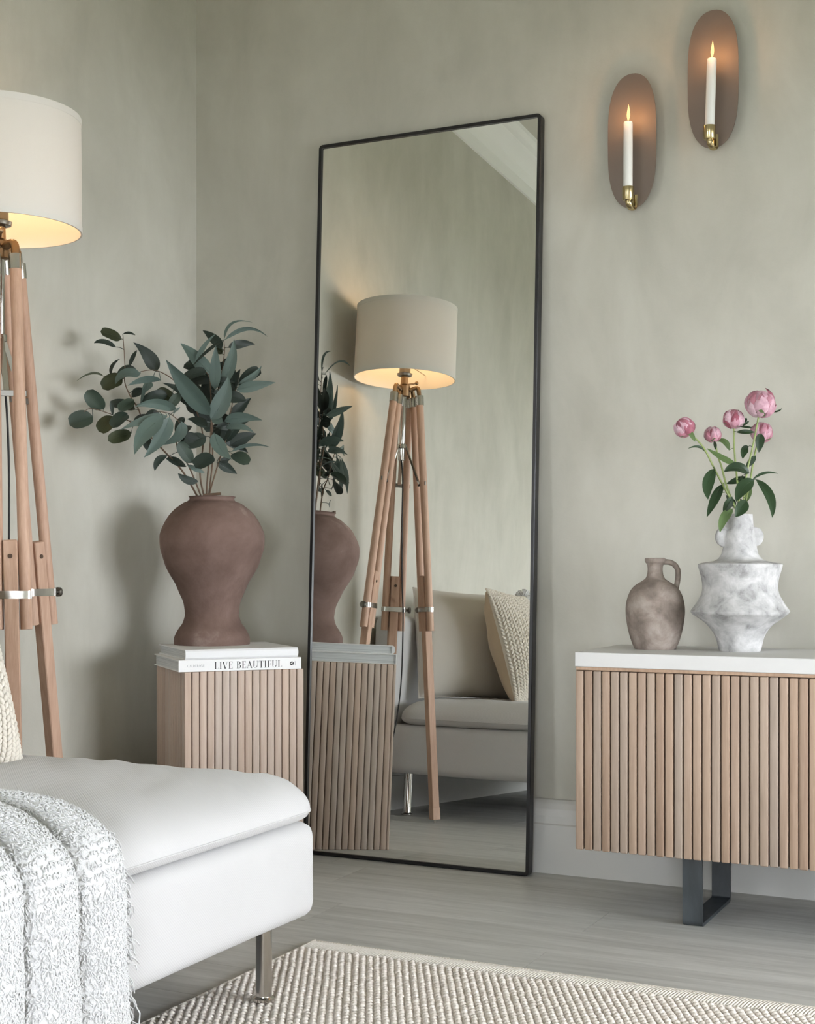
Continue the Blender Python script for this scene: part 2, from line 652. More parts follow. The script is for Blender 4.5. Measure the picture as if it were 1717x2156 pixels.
window_frame('window_1', 1, XR, WIN_R)
window_frame('window_2', -1, XL, WIN_L)
w3 = struct(empty('rear_fill_window', (0, 0, 0)))  # frame of the added rear opening that lightens the shadows
for nm, a, b, c_, d_ in (('jamb', WIN_FILL[0], WIN_FILL[0] + .05, WIN_FILL[2], WIN_FILL[3]), ('jamb', WIN_FILL[1] - .05, WIN_FILL[1], WIN_FILL[2], WIN_FILL[3]),
                         ('head', WIN_FILL[0] + .05, WIN_FILL[1] - .05, WIN_FILL[3] - .05, WIN_FILL[3]), ('bottom_rail', WIN_FILL[0] + .05, WIN_FILL[1] - .05, WIN_FILL[2], WIN_FILL[2] + .05)):
    one(rbox(a, b, YR - .08, YR - .04, c_, d_, .004, 1), nm, 'trim', w3)


# baseboards and cornices: extruded profiles
def extrude(prof, p0, p1, outward):
    """prof: (out, z) closed polygon, swept from p0 to p1 (2D), out measured along outward (2D)"""
    n = len(prof)
    v = []
    for p in (p0, p1):
        for o_, z in prof:
            v.append((p[0] + outward[0] * o_, p[1] + outward[1] * o_, z))
    f = [(i, (i + 1) % n, n + (i + 1) % n, n + i) for i in range(n)]
    f += [tuple(range(n - 1, -1, -1)), tuple(n + i for i in range(n))]
    return v, f


bb = [(0, 0), (.052, 0), (.052, .128), (.046, .131), (.046, .150), (.040, .168), (.028, .182), (.018, .189), (0, .189)]
bbl = [(a * .45, z) for a, z in bb]
struct(one(extrude(bb, (XL, YB), (XR, YB), (0, -1)), 'baseboard_back', 'trim'))
struct(one(extrude(bbl, (XL, YB - .052), (XL, YR), (1, 0)), 'baseboard_left', 'trim'))
cz = 2.805
co = [(0, cz), (.012, cz), (.016, cz + .05), (.03, cz + .075), (.034, cz + .085), (.06, cz + .112), (.09, cz + .128), (.096, cz + .136),
      (.12, cz + .142), (.135, cz + .16), (.14, ZC), (0, ZC)]
struct(one(extrude(co, (XL, YB), (XL, YR), (1, 0)), 'trim_1', 'cornice', smooth=20))
struct(one(extrude(co, (XL + .14, YB), (XR, YB), (0, -1)), 'trim_2', 'cornice', smooth=20))
struct(one(box(-14, 14, -14, 14, -.6, -.5), 'ground_outside', 'ground'))

# ------------------------------------------------------------------ leaning mirror
AL = 0.0456
MX0, MX1, MH, MY = -2.0113, -1.3329, 2.0146, 3.465
mir = tag(empty('floor_mirror', ((MX0 + MX1) / 2, MY, 0.0015), (-AL, 0, 0)),
          'tall black-framed floor mirror leaning against the back wall', 'mirror')
hw = (MX1 - MX0) / 2


def rrect(x0, x1, z0, z1, r, y, n=5):
    pts = []
    for cx, cz_, a0 in ((x1 - r, z0 + r, -pi / 2), (x1 - r, z1 - r, 0), (x0 + r, z1 - r, pi / 2), (x0 + r, z0 + r, pi)):
        for k in range(n + 1):
            a = a0 + (pi / 2) * k / n
            pts.append((cx + r * cos(a), y, cz_ + r * sin(a)))
    return pts


fw = 0.0095
loops = [rrect(-hw, hw, 0, MH, .012, 0.021), rrect(-hw, hw, 0, MH, .012, -0.004), rrect(-hw + .0015, hw - .0015, .0015, MH - .0015, .011, -0.0055),
         rrect(-hw + fw, hw - fw, fw, MH - fw, .004, -0.0055), rrect(-hw + fw, hw - fw, fw, MH - fw, .004, 0.021)]
n = len(loops[0])
v = [p for lp in loops for p in lp]
f = []
for i in range(5):
    j = (i + 1) % 5
    for k in range(n):
        k2 = (k + 1) % n
        f.append((i * n + k, i * n + k2, j * n + k2, j * n + k))
one((v, f), 'frame', 'black', mir, smooth=40)
one(box(-hw + fw, hw - fw, 0.0, .004, fw, MH - fw), 'mirror_glass', 'mirror', mir)
one(box(-hw + fw, hw - fw, .006, .012, fw, MH - fw), 'backing_board', 'black', mir)

# ------------------------------------------------------------------ slatted plinth, set diagonally in the corner
PA = 0.845
pu = Vector((cos(PA), sin(PA), 0)); pv = Vector((-sin(PA), cos(PA), 0))
FR = Vector((-1.866, 3.217, 0))
PWID, PDEP, PH = 0.318, 0.325, 0.542
pc = FR - pu * (PWID / 2) + pv * (PDEP / 2)
pl = tag(empty('slatted_plinth', pc, (0, 0, PA)), 'pale slatted oak plinth standing in the corner under the terracotta vase', 'plinth')
ST = 0.009
one(box(-PWID / 2 + ST, PWID / 2 - ST, -PDEP / 2 + ST, PDEP / 2 - ST, 0.004, PH - .004), 'body', 'groove', pl)
one(rbox(-PWID / 2 + ST, PWID / 2 - ST, -PDEP / 2 + ST, PDEP / 2 - ST, PH - .004, PH, .001, 1), 'top_panel', 'carcass', pl)
NS = 16


def slat_mesh(wd, th, h, m):
    v, f = rbox(-wd / 2, wd / 2, -th, 0, 0, h, 0.0030, 3)
    me = bpy.data.meshes.new('slat'); me.from_pydata(v, [], f); me.materials.append(M[m])
    me.polygons.foreach_set('use_smooth', [True] * len(me.polygons)); me.set_sharp_from_angle(angle=radians(50))
    return me


pit = PWID / NS
sm_w = slat_mesh(pit - .0016, ST, PH, 'slat')
pit2 = (PDEP - 2 * ST) / NS
sm_d = slat_mesh(pit2 - .0016, ST, PH, 'slat')
for i in range(NS):
    for side in range(4):
        o = bpy.data.objects.new('slat', sm_w if side in (0, 2) else sm_d)
        C.objects.link(o); o.parent = pl
        if side == 0: o.location = (-PWID / 2 + pit * (i + .5), -PDEP / 2 + ST, 0)
        elif side == 2: o.location = (-PWID / 2 + pit * (i + .5), PDEP / 2 - ST, 0); o.rotation_euler.z = pi
        elif side == 1: o.location = (PWID / 2 - ST, -PDEP / 2 + ST + pit2 * (i + .5), 0); o.rotation_euler.z = pi / 2
        else: o.location = (-PWID / 2 + ST, -PDEP / 2 + ST + pit2 * (i + .5), 0); o.rotation_euler.z = -pi / 2

# ------------------------------------------------------------------ lettering in a high-contrast serif
TK, TN = 0.15, 0.035


def seg(mb, p, q, t, y=0.0, ext=0.0):
    p, q = Vector(p), Vector(q)
    d = (q - p).normalized()
    nrm = Vector((-d.y, d.x)) * (t / 2)
    p = p - d * ext; q = q + d * ext
    mb.add(([(p.x + nrm.x, y, p.y + nrm.y), (q.x + nrm.x, y, q.y + nrm.y), (q.x - nrm.x, y, q.y - nrm.y), (p.x - nrm.x, y, p.y - nrm.y)], [(0, 3, 2, 1)]))


def arc(mb, cx, cz_, rx, rz, a0, a1, tk, tn, y=0.0, n=14):
    """elliptic stroke, thick where it runs vertically"""
    v = []
    for i in range(n + 1):
        a = a0 + (a1 - a0) * i / n
        t = tn + (tk - tn) * abs(cos(a)) ** 1.5
        v.append((cx + (rx) * cos(a), y, cz_ + (rz) * sin(a)))
        v.append((cx + (rx - t) * cos(a), y, cz_ + (rz - tn * 1.0) * sin(a)))
    f = [(2 * i, 2 * i + 1, 2 * i + 3, 2 * i + 2) for i in range(n)]
    mb.add((v, f))


def serif(mb, x, z, wd=0.30):
    seg(mb, (x - wd / 2, z), (x + wd / 2, z), TN)


def glyph(ch):
    mb = MB()
    T, N = TK, TN
    def vert(x, z0=0, z1=1, t=T): seg(mb, (x, z0), (x, z1), t)
    h0, h1 = N / 2, 1 - N / 2
    if ch == 'I':
        vert(.17); serif(mb, .17, h0); serif(mb, .17, h1); wd = .34
    elif ch == 'L':
        vert(.17); serif(mb, .17, h1); seg(mb, (.02, h0), (.62, h0), N); seg(mb, (.61, 0), (.61, .24), N); wd = .64
    elif ch in 'EF':
        vert(.17); seg(mb, (.02, h1), (.58, h1), N); seg(mb, (.17, .52), (.48, .52), N); seg(mb, (.48, .40), (.48, .64), N); seg(mb, (.57, 1), (.57, .77), N)
        if ch == 'E': seg(mb, (.02, h0), (.60, h0), N); seg(mb, (.59, 0), (.59, .25), N)
        else: serif(mb, .17, h0)
        wd = .62
    elif ch == 'V':
        seg(mb, (.10, 1), (.40, 0), T); seg(mb, (.68, 1), (.42, .02), N * 1.3); serif(mb, .10, h1); serif(mb, .68, h1, .24); wd = .78
    elif ch == 'A':
        seg(mb, (.10, 0), (.40, 1), N * 1.3); seg(mb, (.38, 1), (.70, 0), T); seg(mb, (.20, .34), (.58, .34), N); serif(mb, .10, h0, .24); serif(mb, .70, h0); wd = .82
    elif ch == 'B':
        vert(.17); seg(mb, (.02, h1), (.35, h1), N); seg(mb, (.02, h0), (.38, h0), N); seg(mb, (.17, .53), (.38, .53), N)
        arc(mb, .34, .765, .25, .235, -pi / 2, pi / 2, T, N); arc(mb, .36, .265, .30, .265, -pi / 2, pi / 2, T, N); wd = .70
    elif ch == 'U':
        seg(mb, (.16, 1), (.16, .28), T); seg(mb, (.66, 1), (.66, .28), N * 1.2); arc(mb, .375, .28, .29, .28, pi, 2 * pi, T * .8, N); serif(mb, .16, h1); serif(mb, .66, h1, .22); wd = .78
    elif ch == 'T':
        vert(.36); seg(mb, (.02, h1), (.70, h1), N); seg(mb, (.03, 1), (.03, .76), N); seg(mb, (.69, 1), (.69, .76), N); serif(mb, .36, h0); wd = .72
    elif ch == 'C':
        arc(mb, .42, .5, .40, .5, .7, 2 * pi - .7, T, N); seg(mb, (.72, .98), (.72, .72), N); wd = .76
    elif ch == 'O':
        arc(mb, .42, .5, .40, .5, 0, 2 * pi, T, N, n=22); wd = .84
    elif ch == 'D':
        vert(.17); arc(mb, .34, .5, .42, .5, -pi / 2, pi / 2, T, N); seg(mb, (.02, h1), (.36, h1), N); seg(mb, (.02, h0), (.36, h0), N); wd = .80
    elif ch == 'R':
        vert(.17); seg(mb, (.02, h1), (.36, h1), N); seg(mb, (.17, .50), (.36, .50), N); arc(mb, .34, .75, .26, .25, -pi / 2, pi / 2, T, N); seg(mb, (.38, .5), (.66, 0), T); serif(mb, .17, h0); wd = .74
    elif ch == 'N':
        vert(.12, t=N * 1.2); vert(.68, t=N * 1.2); seg(mb, (.14, 1), (.66, 0), T); serif(mb, .12, h0, .22); serif(mb, .68, h1, .22); wd = .80
    else:
        wd = .36
    return mb, wd


def text_mesh(s, x0, x1, z0, h, y):
    """flat lettering on the plane y, fitted between x0 and x1"""
    out = MB()
    pen = 0
    parts = []
    for ch in s:
        g, wd = glyph(ch)
        parts.append((g, pen)); pen += wd + .10
    k = (x1 - x0) / (pen - .10)
    for g, p in parts:
        out.add(([(x0 + (a + p) * k, y + b, z0 + c * h) for a, b, c in g.v], g.f))
    return out


# ------------------------------------------------------------------ books on the plinth
def make_book(label, x0, x1, y0, y1, z0, z1, mat, board, rot, rounded):
    """local frame of the plinth: spine faces -y"""
    cx, cy = (x0 + x1) / 2, (y0 + y1) / 2
    base = pc + pu * cx + pv * cy
    b = tag(empty('book', (base.x, base.y, z0), (0, 0, PA + rot)), label, 'book', 'books on the slatted plinth')
    L, D, T = x1 - x0, y1 - y0, z1 - z0
    mb = MB()
    mb.add(rbox(-L / 2, L / 2, -D / 2 + .004, D / 2, 0, board, .0008, 1))
    mb.add(rbox(-L / 2, L / 2, -D / 2 + .004, D / 2, T - board, T, .0008, 1))
    if rounded:
        prof = [(-D / 2 + .004, 0), (-D / 2 - .001, T * .18), (-D / 2 - .003, T * .5), (-D / 2 - .001, T * .82), (-D / 2 + .004, T), (-D / 2 + .007, T), (-D / 2 + .007, 0)]
    else:
        prof = [(-D / 2 + .0008, 0), (-D / 2, .0008), (-D / 2, T - .0008), (-D / 2 + .0008, T), (-D / 2 + .005, T), (-D / 2 + .005, 0)]
    n = len(prof)
    v = [(sx * L / 2, p[0], p[1]) for sx in (-1, 1) for p in prof]
    f = [(i, (i + 1) % n, n + (i + 1) % n, n + i) for i in range(n)] + [tuple(range(n - 1, -1, -1)), tuple(n + i for i in range(n))]
    mb.add((v, f))
    mb.build('cover', mat, b, smooth=30)
    one(box(-L / 2 + .004, L / 2 - .004, -D / 2 + .006, D / 2 - .005, board, T - board), 'pages', 'pages', b)
    return b, L, D, T


bk, L, D, T = make_book('white hardback with LIVE BEAUTIFUL on its spine, lower of the two books',
                        -.174, .150, -.1665, .118, PH, PH + .0300, 'cover', .0028, 0.0, False)
ys = -D / 2 - .0003
fx = lambda t: -L / 2 + t * L
text_mesh('LIVE BEAUTIFUL', fx(.285), fx(.838), T * .19, T * .60, ys).build('title_lettering', 'ink', bk)
text_mesh('CALDERONE', fx(.068), fx(.205), T * .40, T * .20, ys).build('author_lettering', 'ink_grey', bk)
mb = MB()
cr = T * .175
mb.add(([(fx(.921) + cr * cos(a), ys, T * .49 + cr * sin(a)) for a in [2 * pi * k / 24 for k in range(24)]], [tuple(range(24))]))
lg = mb.build('publisher_emblem', 'ink', bk)
mb = MB()
for p, q in (((-.55, .0), (.45, .5)), ((-.55, .0), (.45, -.5)), ((.15, .35), (.15, -.35))):
    seg(mb, (fx(.921) + p[0] * cr, T * .49 + p[1] * cr), (fx(.921) + q[0] * cr, T * .49 + q[1] * cr), cr * .20, ys - .0002)
mb.build('emblem_mark', 'cover', lg)
mb = MB()
seg(mb, (fx(.948), T * .30), (fx(.948), T * .68), .0012, ys)
mb.build('spine_mark', 'ink_grey', bk)
make_book('plain white cloth book under the terracotta vase, upper of the two books',
          -.158, .142, -.160, .122, PH + .0300, PH + .0555, 'cover_grey', .003, 0.015, True)
BK_TOP = PH + .0555

# ------------------------------------------------------------------ terracotta vase
R_ = Vector((cos(PHI), sin(PHI), 0)); F_ = Vector((-sin(PHI), cos(PHI), 0)); Z_ = Vector((0, 0, 1))
VC = Vector((-2.160, 3.228, BK_TOP))
vs_ = 3.847 / 2992
hwp = [(79, 0), (79.5, 8), (78, 18), (70, 33.5), (62, 45), (57, 60.5), (57, 72), (60, 91.5), (68, 110.5), (76, 130), (87, 149), (97, 168), (103, 187.5),
       (108.6, 206.5), (110, 229.5), (107, 245), (98, 264.5), (85, 283.5), (62, 303), (51, 308), (47, 312), (47, 316), (50, 319)]
prof = smooth_prof([(r * vs_, z * vs_ * .975) for r, z in hwp], 3)
prof[0] = (prof[0][0], 0)
prof = [(.074 , 0.0)] + prof
top = prof[-1]
prof += [(top[0] - .008, top[1]), (top[0] - .014, top[1] - .012), (top[0] - .012, top[1] - .05), (.09, top[1] - .10), (.09, top[1] - .14)]
vv, ff = lathe(prof, 64)
# hand-thrown unevenness
vv = [(x * (1 + .012 * noise.noise((x * 9, y * 9, z * 6))), y * (1 + .012 * noise.noise((x * 9 + 5, y * 9, z * 6))), z + (.003 * noise.noise((x * 20, y * 20, 1)) if z > .36 else 0)) for x, y, z in vv]
va = one((vv, ff), 'terracotta_vase', 'terracotta', None, VC, smooth=50)
tag(va, 'brown terracotta baluster vase holding eucalyptus, standing on the two books', 'vase')
V_TOP = BK_TOP + top[1]

# ------------------------------------------------------------------ leaves and stems
def bez(a, b, c, t):
    return a * (1 - t) ** 2 + b * (2 * t * (1 - t)) + c * t * t


def leaf_mesh(base, tip, hwid, ctrl=None, kind='long', nrm=None, fold=0.18, stem_from=None, pr=.0009, n=12, curl=0.0):
    base, tip = Vector(base), Vector(tip)
    ctrl = Vector(ctrl) if ctrl is not None else (base + tip) / 2
    nrm = Vector(nrm).normalized()
    mb = MB()
    rows = []
    v, f = [], []
    m = 6
    for i in range(n + 1):
        t = i / n
        p = bez(base, ctrl, tip, t)
        tg = (bez(base, ctrl, tip, min(t + .02, 1)) - bez(base, ctrl, tip, max(t - .02, 0))).normalized()
        sd = tg.cross(nrm)
        if sd.length < 1e-4: sd = Vector((1, 0, 0))
        sd.normalize()
        nn = sd.cross(tg).normalized()
        if kind == 'round':
            wd = hwid * max(0, 1 - abs(2 * t - 1.06) ** 2.3) ** .5 if t < 1 else 0
        elif kind == 'oval':
            wd = hwid * sin(pi * t ** .85) ** .75
        else:
            wd = hwid * (sin(pi * t ** .72) ** .85) * (1 - .25 * t)
        if i == 0: wd = hwid * .05
        if i == n: wd = hwid * .015
        for j in range(m + 1):
            s = j / m * 2 - 1
            lift = fold * wd * abs(s) ** 1.3 + curl * hwid * sin(t * 5 + s * 2.0) * .25 * abs(s)
            v.append(tuple(p + sd * (wd * s) + nn * lift))
    for i in range(n):
        for j in range(m):
            a = i * (m + 1) + j
            f.append((a, a + m + 1, a + m + 2, a + 1))
    mb.add((v, f))
    if stem_from is not None:
        s0 = Vector(stem_from)
        mid = (s0 + base) / 2 + Vector((0, 0, .15 * (base - s0).length))
        inner = bez(base, ctrl, tip, .25)
        pts = [bez(s0, mid, base, k / 4) for k in range(5)] + [inner]
        mb.add(tube(pts, [pr * 1.2, pr * 1.1, pr, pr, pr * .9, pr * .4], 5))
        rib = [bez(base, ctrl, tip, .2 + .7 * k / 5) for k in range(6)]
        mb.add(tube(rib, [pr * .8, pr * .75, pr * .65, pr * .55, pr * .45, pr * .2], 4))
    else:
        pts = [bez(base, ctrl, tip, k / 6 * .9) for k in range(7)]
        mb.add(tube(pts, [pr, pr, pr * .8, pr * .6, pr * .5, pr * .4, pr * .2], 4))
    return mb


def nearest(stems, p):
    best = None
    for si, st in enumerate(stems):
        for k, q in enumerate(st):
            d = (q - p).length
            if best is None or d < best[0]: best = (d, si, k)
    return best


# ------------------------------------------------------------------ eucalyptus branches
EO = Vector((VC.x, VC.y, V_TOP))
ES = vs_ / 3.302                     # local units of the sketch of the bouquet, in metres


def ep(u, v_, d=0.0):
    """bouquet frame: u to the right, v up from the mouth, d away from the room"""
    x = (u - 1040) * ES
    z = (1325 - v_) * ES
    d = d - .21 * max(0, -x) / .35
    k = (3.847 + d) / 3.847
    return EO + R_ * (x * k) + Z_ * (z * k) + F_ * d


def stem_curve(pts, ds, sub=6):
    P = [ep(p[0], p[1], d) for p, d in zip(pts, ds)]
    return [Vector(q) for q in smooth_prof([tuple(p) for p in P], sub)]


st_def = [
    # left branch with round leaves
    ([(985, 1420), (945, 1325), (850, 1150), (730, 1010), (615, 870), (575, 740), (515, 640), (480, 540), (482, 430), (470, 225)],
     [0, 0, -.01, -.02, -.02, -.01, 0, 0, .0, .0], .0030, 'slender eucalyptus branch with round leaves reaching far left from the terracotta vase'),
    # branch arching over to the upper left with long leaves
    ([(1000, 1420), (985, 1325), (960, 1160), (975, 900), (900, 650), (790, 520), (690, 462), (600, 475)],
     [.01, .01, .01, .02, .02, .0, -.03, -.05], .0028, 'eucalyptus branch arching to the upper left with long dark leaves'),
    # front branch carrying the pale drooping leaves
    ([(990, 1420), (975, 1325), (900, 1120), (830, 980), (860, 850), (800, 770), (700, 750)],
     [-.02, -.02, -.03, -.05, -.06, -.07, -.07], .0026, 'eucalyptus branch with pale drooping leaves at the front of the bouquet'),
    # tall middle branch
    ([(1030, 1420), (1005, 1325), (1030, 1000), (1042, 790), (1035, 600), (1010, 480), (930, 400)],
     [0, 0, -.01, -.02, -.01, .02, .04], .0030, 'upright eucalyptus branch in the middle with the largest pale leaf'),
    # tall right branch with thin arching top leaves
    ([(1040, 1420), (1015, 1325), (1040, 1080), (1045, 800), (1080, 600), (1118, 340), (1116, 238)],
     [.02, .02, .01, .0, .01, .02, .02], .0028, 'tallest eucalyptus branch ending in two thin arching leaves'),
    # right branch
    ([(1045, 1420), (1020, 1325), (1062, 1130), (1130, 900), (1145, 800), (1190, 590), (1200, 560)],
     [.01, .01, .03, .04, .03, .03, .03], .0026, 'eucalyptus branch with leaves spreading to the right towards the mirror'),
]
side_def = {0: ([(560, 850), (500, 810), (420, 780), (285, 740), (230, 765)], [-.02, -.02, -.02, -.03, -.03], .0016)}
stems, roots, samples = [], [], []
for i, (pts, ds, r, lab) in enumerate(st_def):
    cur = stem_curve(pts, ds)
    rt = tag(empty('eucalyptus_branch', cur[6]), lab, 'branch', 'eucalyptus branches in the terracotta vase')
    roots.append(rt)
    mb = MB()
    n = len(cur)
    mb.add(tube(cur, [r * (1 - .7 * k / n) for k in range(n)], 7))
    smp = list(cur[6:])
    if i in side_def:
        p2, d2, r2 = side_def[i]
        c2 = stem_curve(p2, d2)
        # joins the main stem
        q = min(cur, key=lambda a: (a - c2[0]).length)
        c2 = [q] + c2
        mb.add(tube(c2, [r2 * (1 - .5 * k / len(c2)) for k in range(len(c2))], 6))
        smp += c2
    samples.append(smp)
    mb.build('stem', 'stem_brown', rt, smooth=60, off=rt.location)

# base, tip, half width, branch, kind, material, depth of base, depth of tip, control (sketch coords) or None, (tilt)
LV = [
    ((1040, 765), (775, 392), 74, 3, 'long', 'pale', -.05, -.09, None, .1),
    ((1072, 585), (1085, 280), 44, 4, 'long', 'pale', -.03, -.05, None, -.2),
    ((1108, 560), (1190, 228), 52, 4, 'long', 'pale', .0, .01, (1195, 400), .3),
    ((1030, 480), (822, 262), 66, 3, 'long', 'mid', .03, .05, (900, 330), .2),
    ((1048, 795), (1170, 495), 70, 4, 'long', 'pale', -.04, -.05, (1165, 650), .2),
    ((1205, 582), (1482, 532), 42, 5, 'long', 'pale', .02, .0, None, .0),
    ((1215, 538), (1368, 410), 28, 5, 'long', 'pale', .03, .05, (1330, 500), .0),
    ((1150, 785), (1292, 632), 44, 5, 'long', 'dark', .04, .06, None, .3),
    ((1120, 800), (1390, 795), 42, 5, 'long', 'mid', .02, .0, (1240, 750), -.3),
    ((1140, 850), (1345, 887), 36, 5, 'long', 'mid', -.01, -.03, (1240, 815), .2),
    ((1148, 965), (1325, 880), 52, 5, 'long', 'dark', .05, .07, None, .2),
    ((1165, 1010), (1437, 980), 17, 5, 'long', 'mid', .03, .03, (1290, 930), -.5),
    ((1072, 890), (1205, 1078), 56, 4, 'long', 'mid', -.04, -.08, (1100, 1010), .2),
    ((1185, 1030), (1308, 1108), 52, 5, 'round', 'round', -.01, -.04, None, .1),
    ((692, 468), (540, 270), 54, 1, 'long', 'dark', -.02, -.01, (660, 360), .2),
    ((1015, 780), (715, 542), 58, 1, 'long', 'dark', .05, .02, (900, 600), .5),
    ((1020, 800), (870, 640), 66, 1, 'long', 'dark', .04, .04, None, .1),
    ((838, 740), (585, 728), 42, 2, 'long', 'pale', -.08, -.11, (710, 660), -.4),
    ((760, 795), (590, 1062), 66, 2, 'long', 'pale', -.10, -.13, (620, 900), .1),
    ((800, 795), (640, 1078), 58, 2, 'long', 'pale', -.09, -.10, (760, 950), -.1),
    ((872, 820), (728, 985), 46, 2, 'long', 'pale', -.08, -.07, (900, 940), .3),
    ((780, 785), (490, 890), 42, 2, 'long', 'mid', -.08, -.10, (630, 810), .3),
    ((602, 490), (452, 575), 52, 1, 'long', 'mid', -.06, -.09, (480, 470), .2),
    ((725, 532), (527, 580), 30, 1, 'long', 'pale', -.04, -.08, (620, 510), -.3),
    ((660, 545), (600, 640), 34, 1, 'long', 'mid', -.02, -.03, None, .2),
    ((352, 512), (178, 553), 9, 0, 'long', 'olive', -.02, -.02, (285, 455), .2),
    ((1115, 240), (912, 440), 20, 4, 'long', 'dark', .0, -.02, (1000, 310), .6),
    ((925, 415), (1058, 190), 20, 3, 'long', 'mid', .03, .03, (960, 270), .5),
    ((1118, 228), (1312, 112), 13, 4, 'long', 'mid', .02, .04, (1130, 60), .3),
    ((1130, 232), (1427, 214), 19, 4, 'long', 'mid', .01, .0, (1290, 90), -.4),
    ((1100, 330), (1045, 300), 26, 4, 'oval', 'olive', .03, .05, None, .1),
    # round leaves on the left
    ((458, 248), (326, 200), 46, 0, 'round', 'olive', .0, .0, None, .2),
    ((426, 305), (292, 283), 26, 0, 'oval', 'dark', -.01, -.02, (350, 255), .2),
    ((468, 213), (560, 222), 12, 0, 'oval', 'dark', .0, -.03, None, .6),
    ((352, 742), (252, 612), 54, 0, 'round', 'round', -.02, -.03, None, .1),
    ((287, 795), (140, 860), 64, 0, 'round', 'round', -.03, -.03, None, .1),
    ((418, 792), (318, 895), 56, 0, 'round', 'olive', -.02, -.01, None, .1),
    ((512, 770), (425, 875), 50, 0, 'round', 'round', -.04, -.06, None, .2),
    ((550, 672), (458, 748), 40, 0, 'round', 'round', -.03, -.05, None, .3),
    ((537, 905), (396, 965), 44, 0, 'round', 'olive', -.04, -.06, None, .2),
    ((472, 525), (342, 600), 58, 0, 'round', 'olive', -.01, .0, None, .2),
    ((552, 472), (420, 482), 28, 0, 'oval', 'dark', .02, .04, (480, 420), .3),
    ((394, 505), (452, 386), 14, 0, 'oval', 'dark', .0, .0, (380, 430), .3),
    ((505, 440), (552, 320), 15, 0, 'oval', 'dark', .01, .02, None, .2),
    ((415, 782), (405, 680), 14, 0, 'oval', 'dark', -.03, -.03, None, .3),
    ((597, 700), (645, 555), 14, 0, 'oval', 'mid', -.04, -.05, None, .3),
    ((598, 585), (525, 650), 36, 0, 'oval', 'dark', .0, .0, None, .1),
    ((700, 765), (608, 800), 36, 0, 'oval', 'dark', .01, .0, None, .1),
    ((610, 915), (640, 1030), 34, 0, 'oval', 'dark', .0, .02, None, .1),
    # round leaves low in the bouquet
    ((808, 660), (690, 588), 42, 1, 'round', 'olive', .0, .0, None, .2),
    ((778, 712), (845, 626), 34, 1, 'round', 'round', -.03, -.04, None, .1),
    ((1018, 918), (890, 985), 54, 3, 'round', 'dark', -.05, -.07, None, .1),
    ((932, 1102), (850, 960), 46, 2, 'round', 'round', -.06, -.07, None, .1),
    ((1072, 1052), (962, 1140), 60, 3, 'round', 'dark', -.06, -.08, None, .1),
    ((762, 1055), (683, 1162), 25, 0, 'oval', 'dark', -.03, -.03, (690, 1070), .2),
    ((752, 1075), (878, 1125), 34, 2, 'oval', 'dark', -.02, -.01, None, .2),
    ((967, 1228), (842, 1176), 28, 2, 'oval', 'dark', -.05, -.06, (890, 1240), .1),
    ((898, 1115), (1012, 1168), 18, 2, 'oval', 'mid', -.04, -.06, None, .3),
    ((1042, 602), (1020, 498), 20, 3, 'oval', 'dark', .02, .03, None, .3),
    ((872, 785), (812, 892), 32, 2, 'oval', 'dark', -.03, -.02, None, .2),
    ((1142, 822), (1098, 945), 36, 5, 'oval', 'dark', .04, .04, None, .1),
    ((960, 830), (1030, 865), 40, 3, 'oval', 'dark', .04, .05, None, .3),
    ((1060, 780), (1130, 820), 36, 4, 'oval', 'pale', -.03, -.05, None, .3),
    ((1110, 430), (1040, 400), 30, 4, 'oval', 'dark', .05, .07, None, .2),
    ((820, 760), (870, 720), 10, 2, 'oval', 'mid', -.09, -.10, None, .2),
    ((1090, 1080), (1150, 1060), 22, 5, 'oval', 'dark', .02, .04, None, .2),
    # foliage at the back, seen in the mirror
    ((1060, 700), (1180, 420), 55, 4, 'long', 'dark', .10, .17, None, .2),
    ((1090, 840), (1260, 760), 48, 5, 'long', 'dark', .12, .20, None, .2),
    ((1080, 900), (1230, 1000), 46, 5, 'long', 'dark', .12, .18, None, .1),
    ((1060, 960), (1010, 820), 50, 3, 'long', 'dark', .10, .15, None, .1),
    ((1040, 1080), (1160, 1150), 40, 5, 'long', 'dark', .10, .16, None, .1),
    ((1000, 700), (880, 520), 50, 3, 'long', 'dark', .12, .17, None, .2),
]
mk = {'pale': 'leaf_pale', 'mid': 'leaf_pale', 'dark': 'leaf_dark', 'round': 'leaf_round', 'olive': 'leaf_olive'}
for b, t, hwd, br, kind, mt, db, dt, ct, tilt in LV:
    B, Tp = ep(b[0], b[1], db), ep(t[0], t[1], dt)
    ctl = ep(ct[0], ct[1], (db + dt) / 2) if ct else (B + Tp) / 2 + Vector((0, 0, random.uniform(-.004, .012))) - F_ * .006
    nr = -F_ + Z_ * (tilt * 1.2 + random.uniform(-.25, .45)) + R_ * random.uniform(-.4, .5)
    q = min(samples[br], key=lambda a: (a - B).length)
    lm = leaf_mesh(B, Tp, hwd * ES, ctl, kind, nr, fold=random.uniform(.05, .3), stem_from=q, curl=random.uniform(0, .5))
    lm.build('leaf', mk[mt], roots[br], smooth=180, off=roots[br].location)
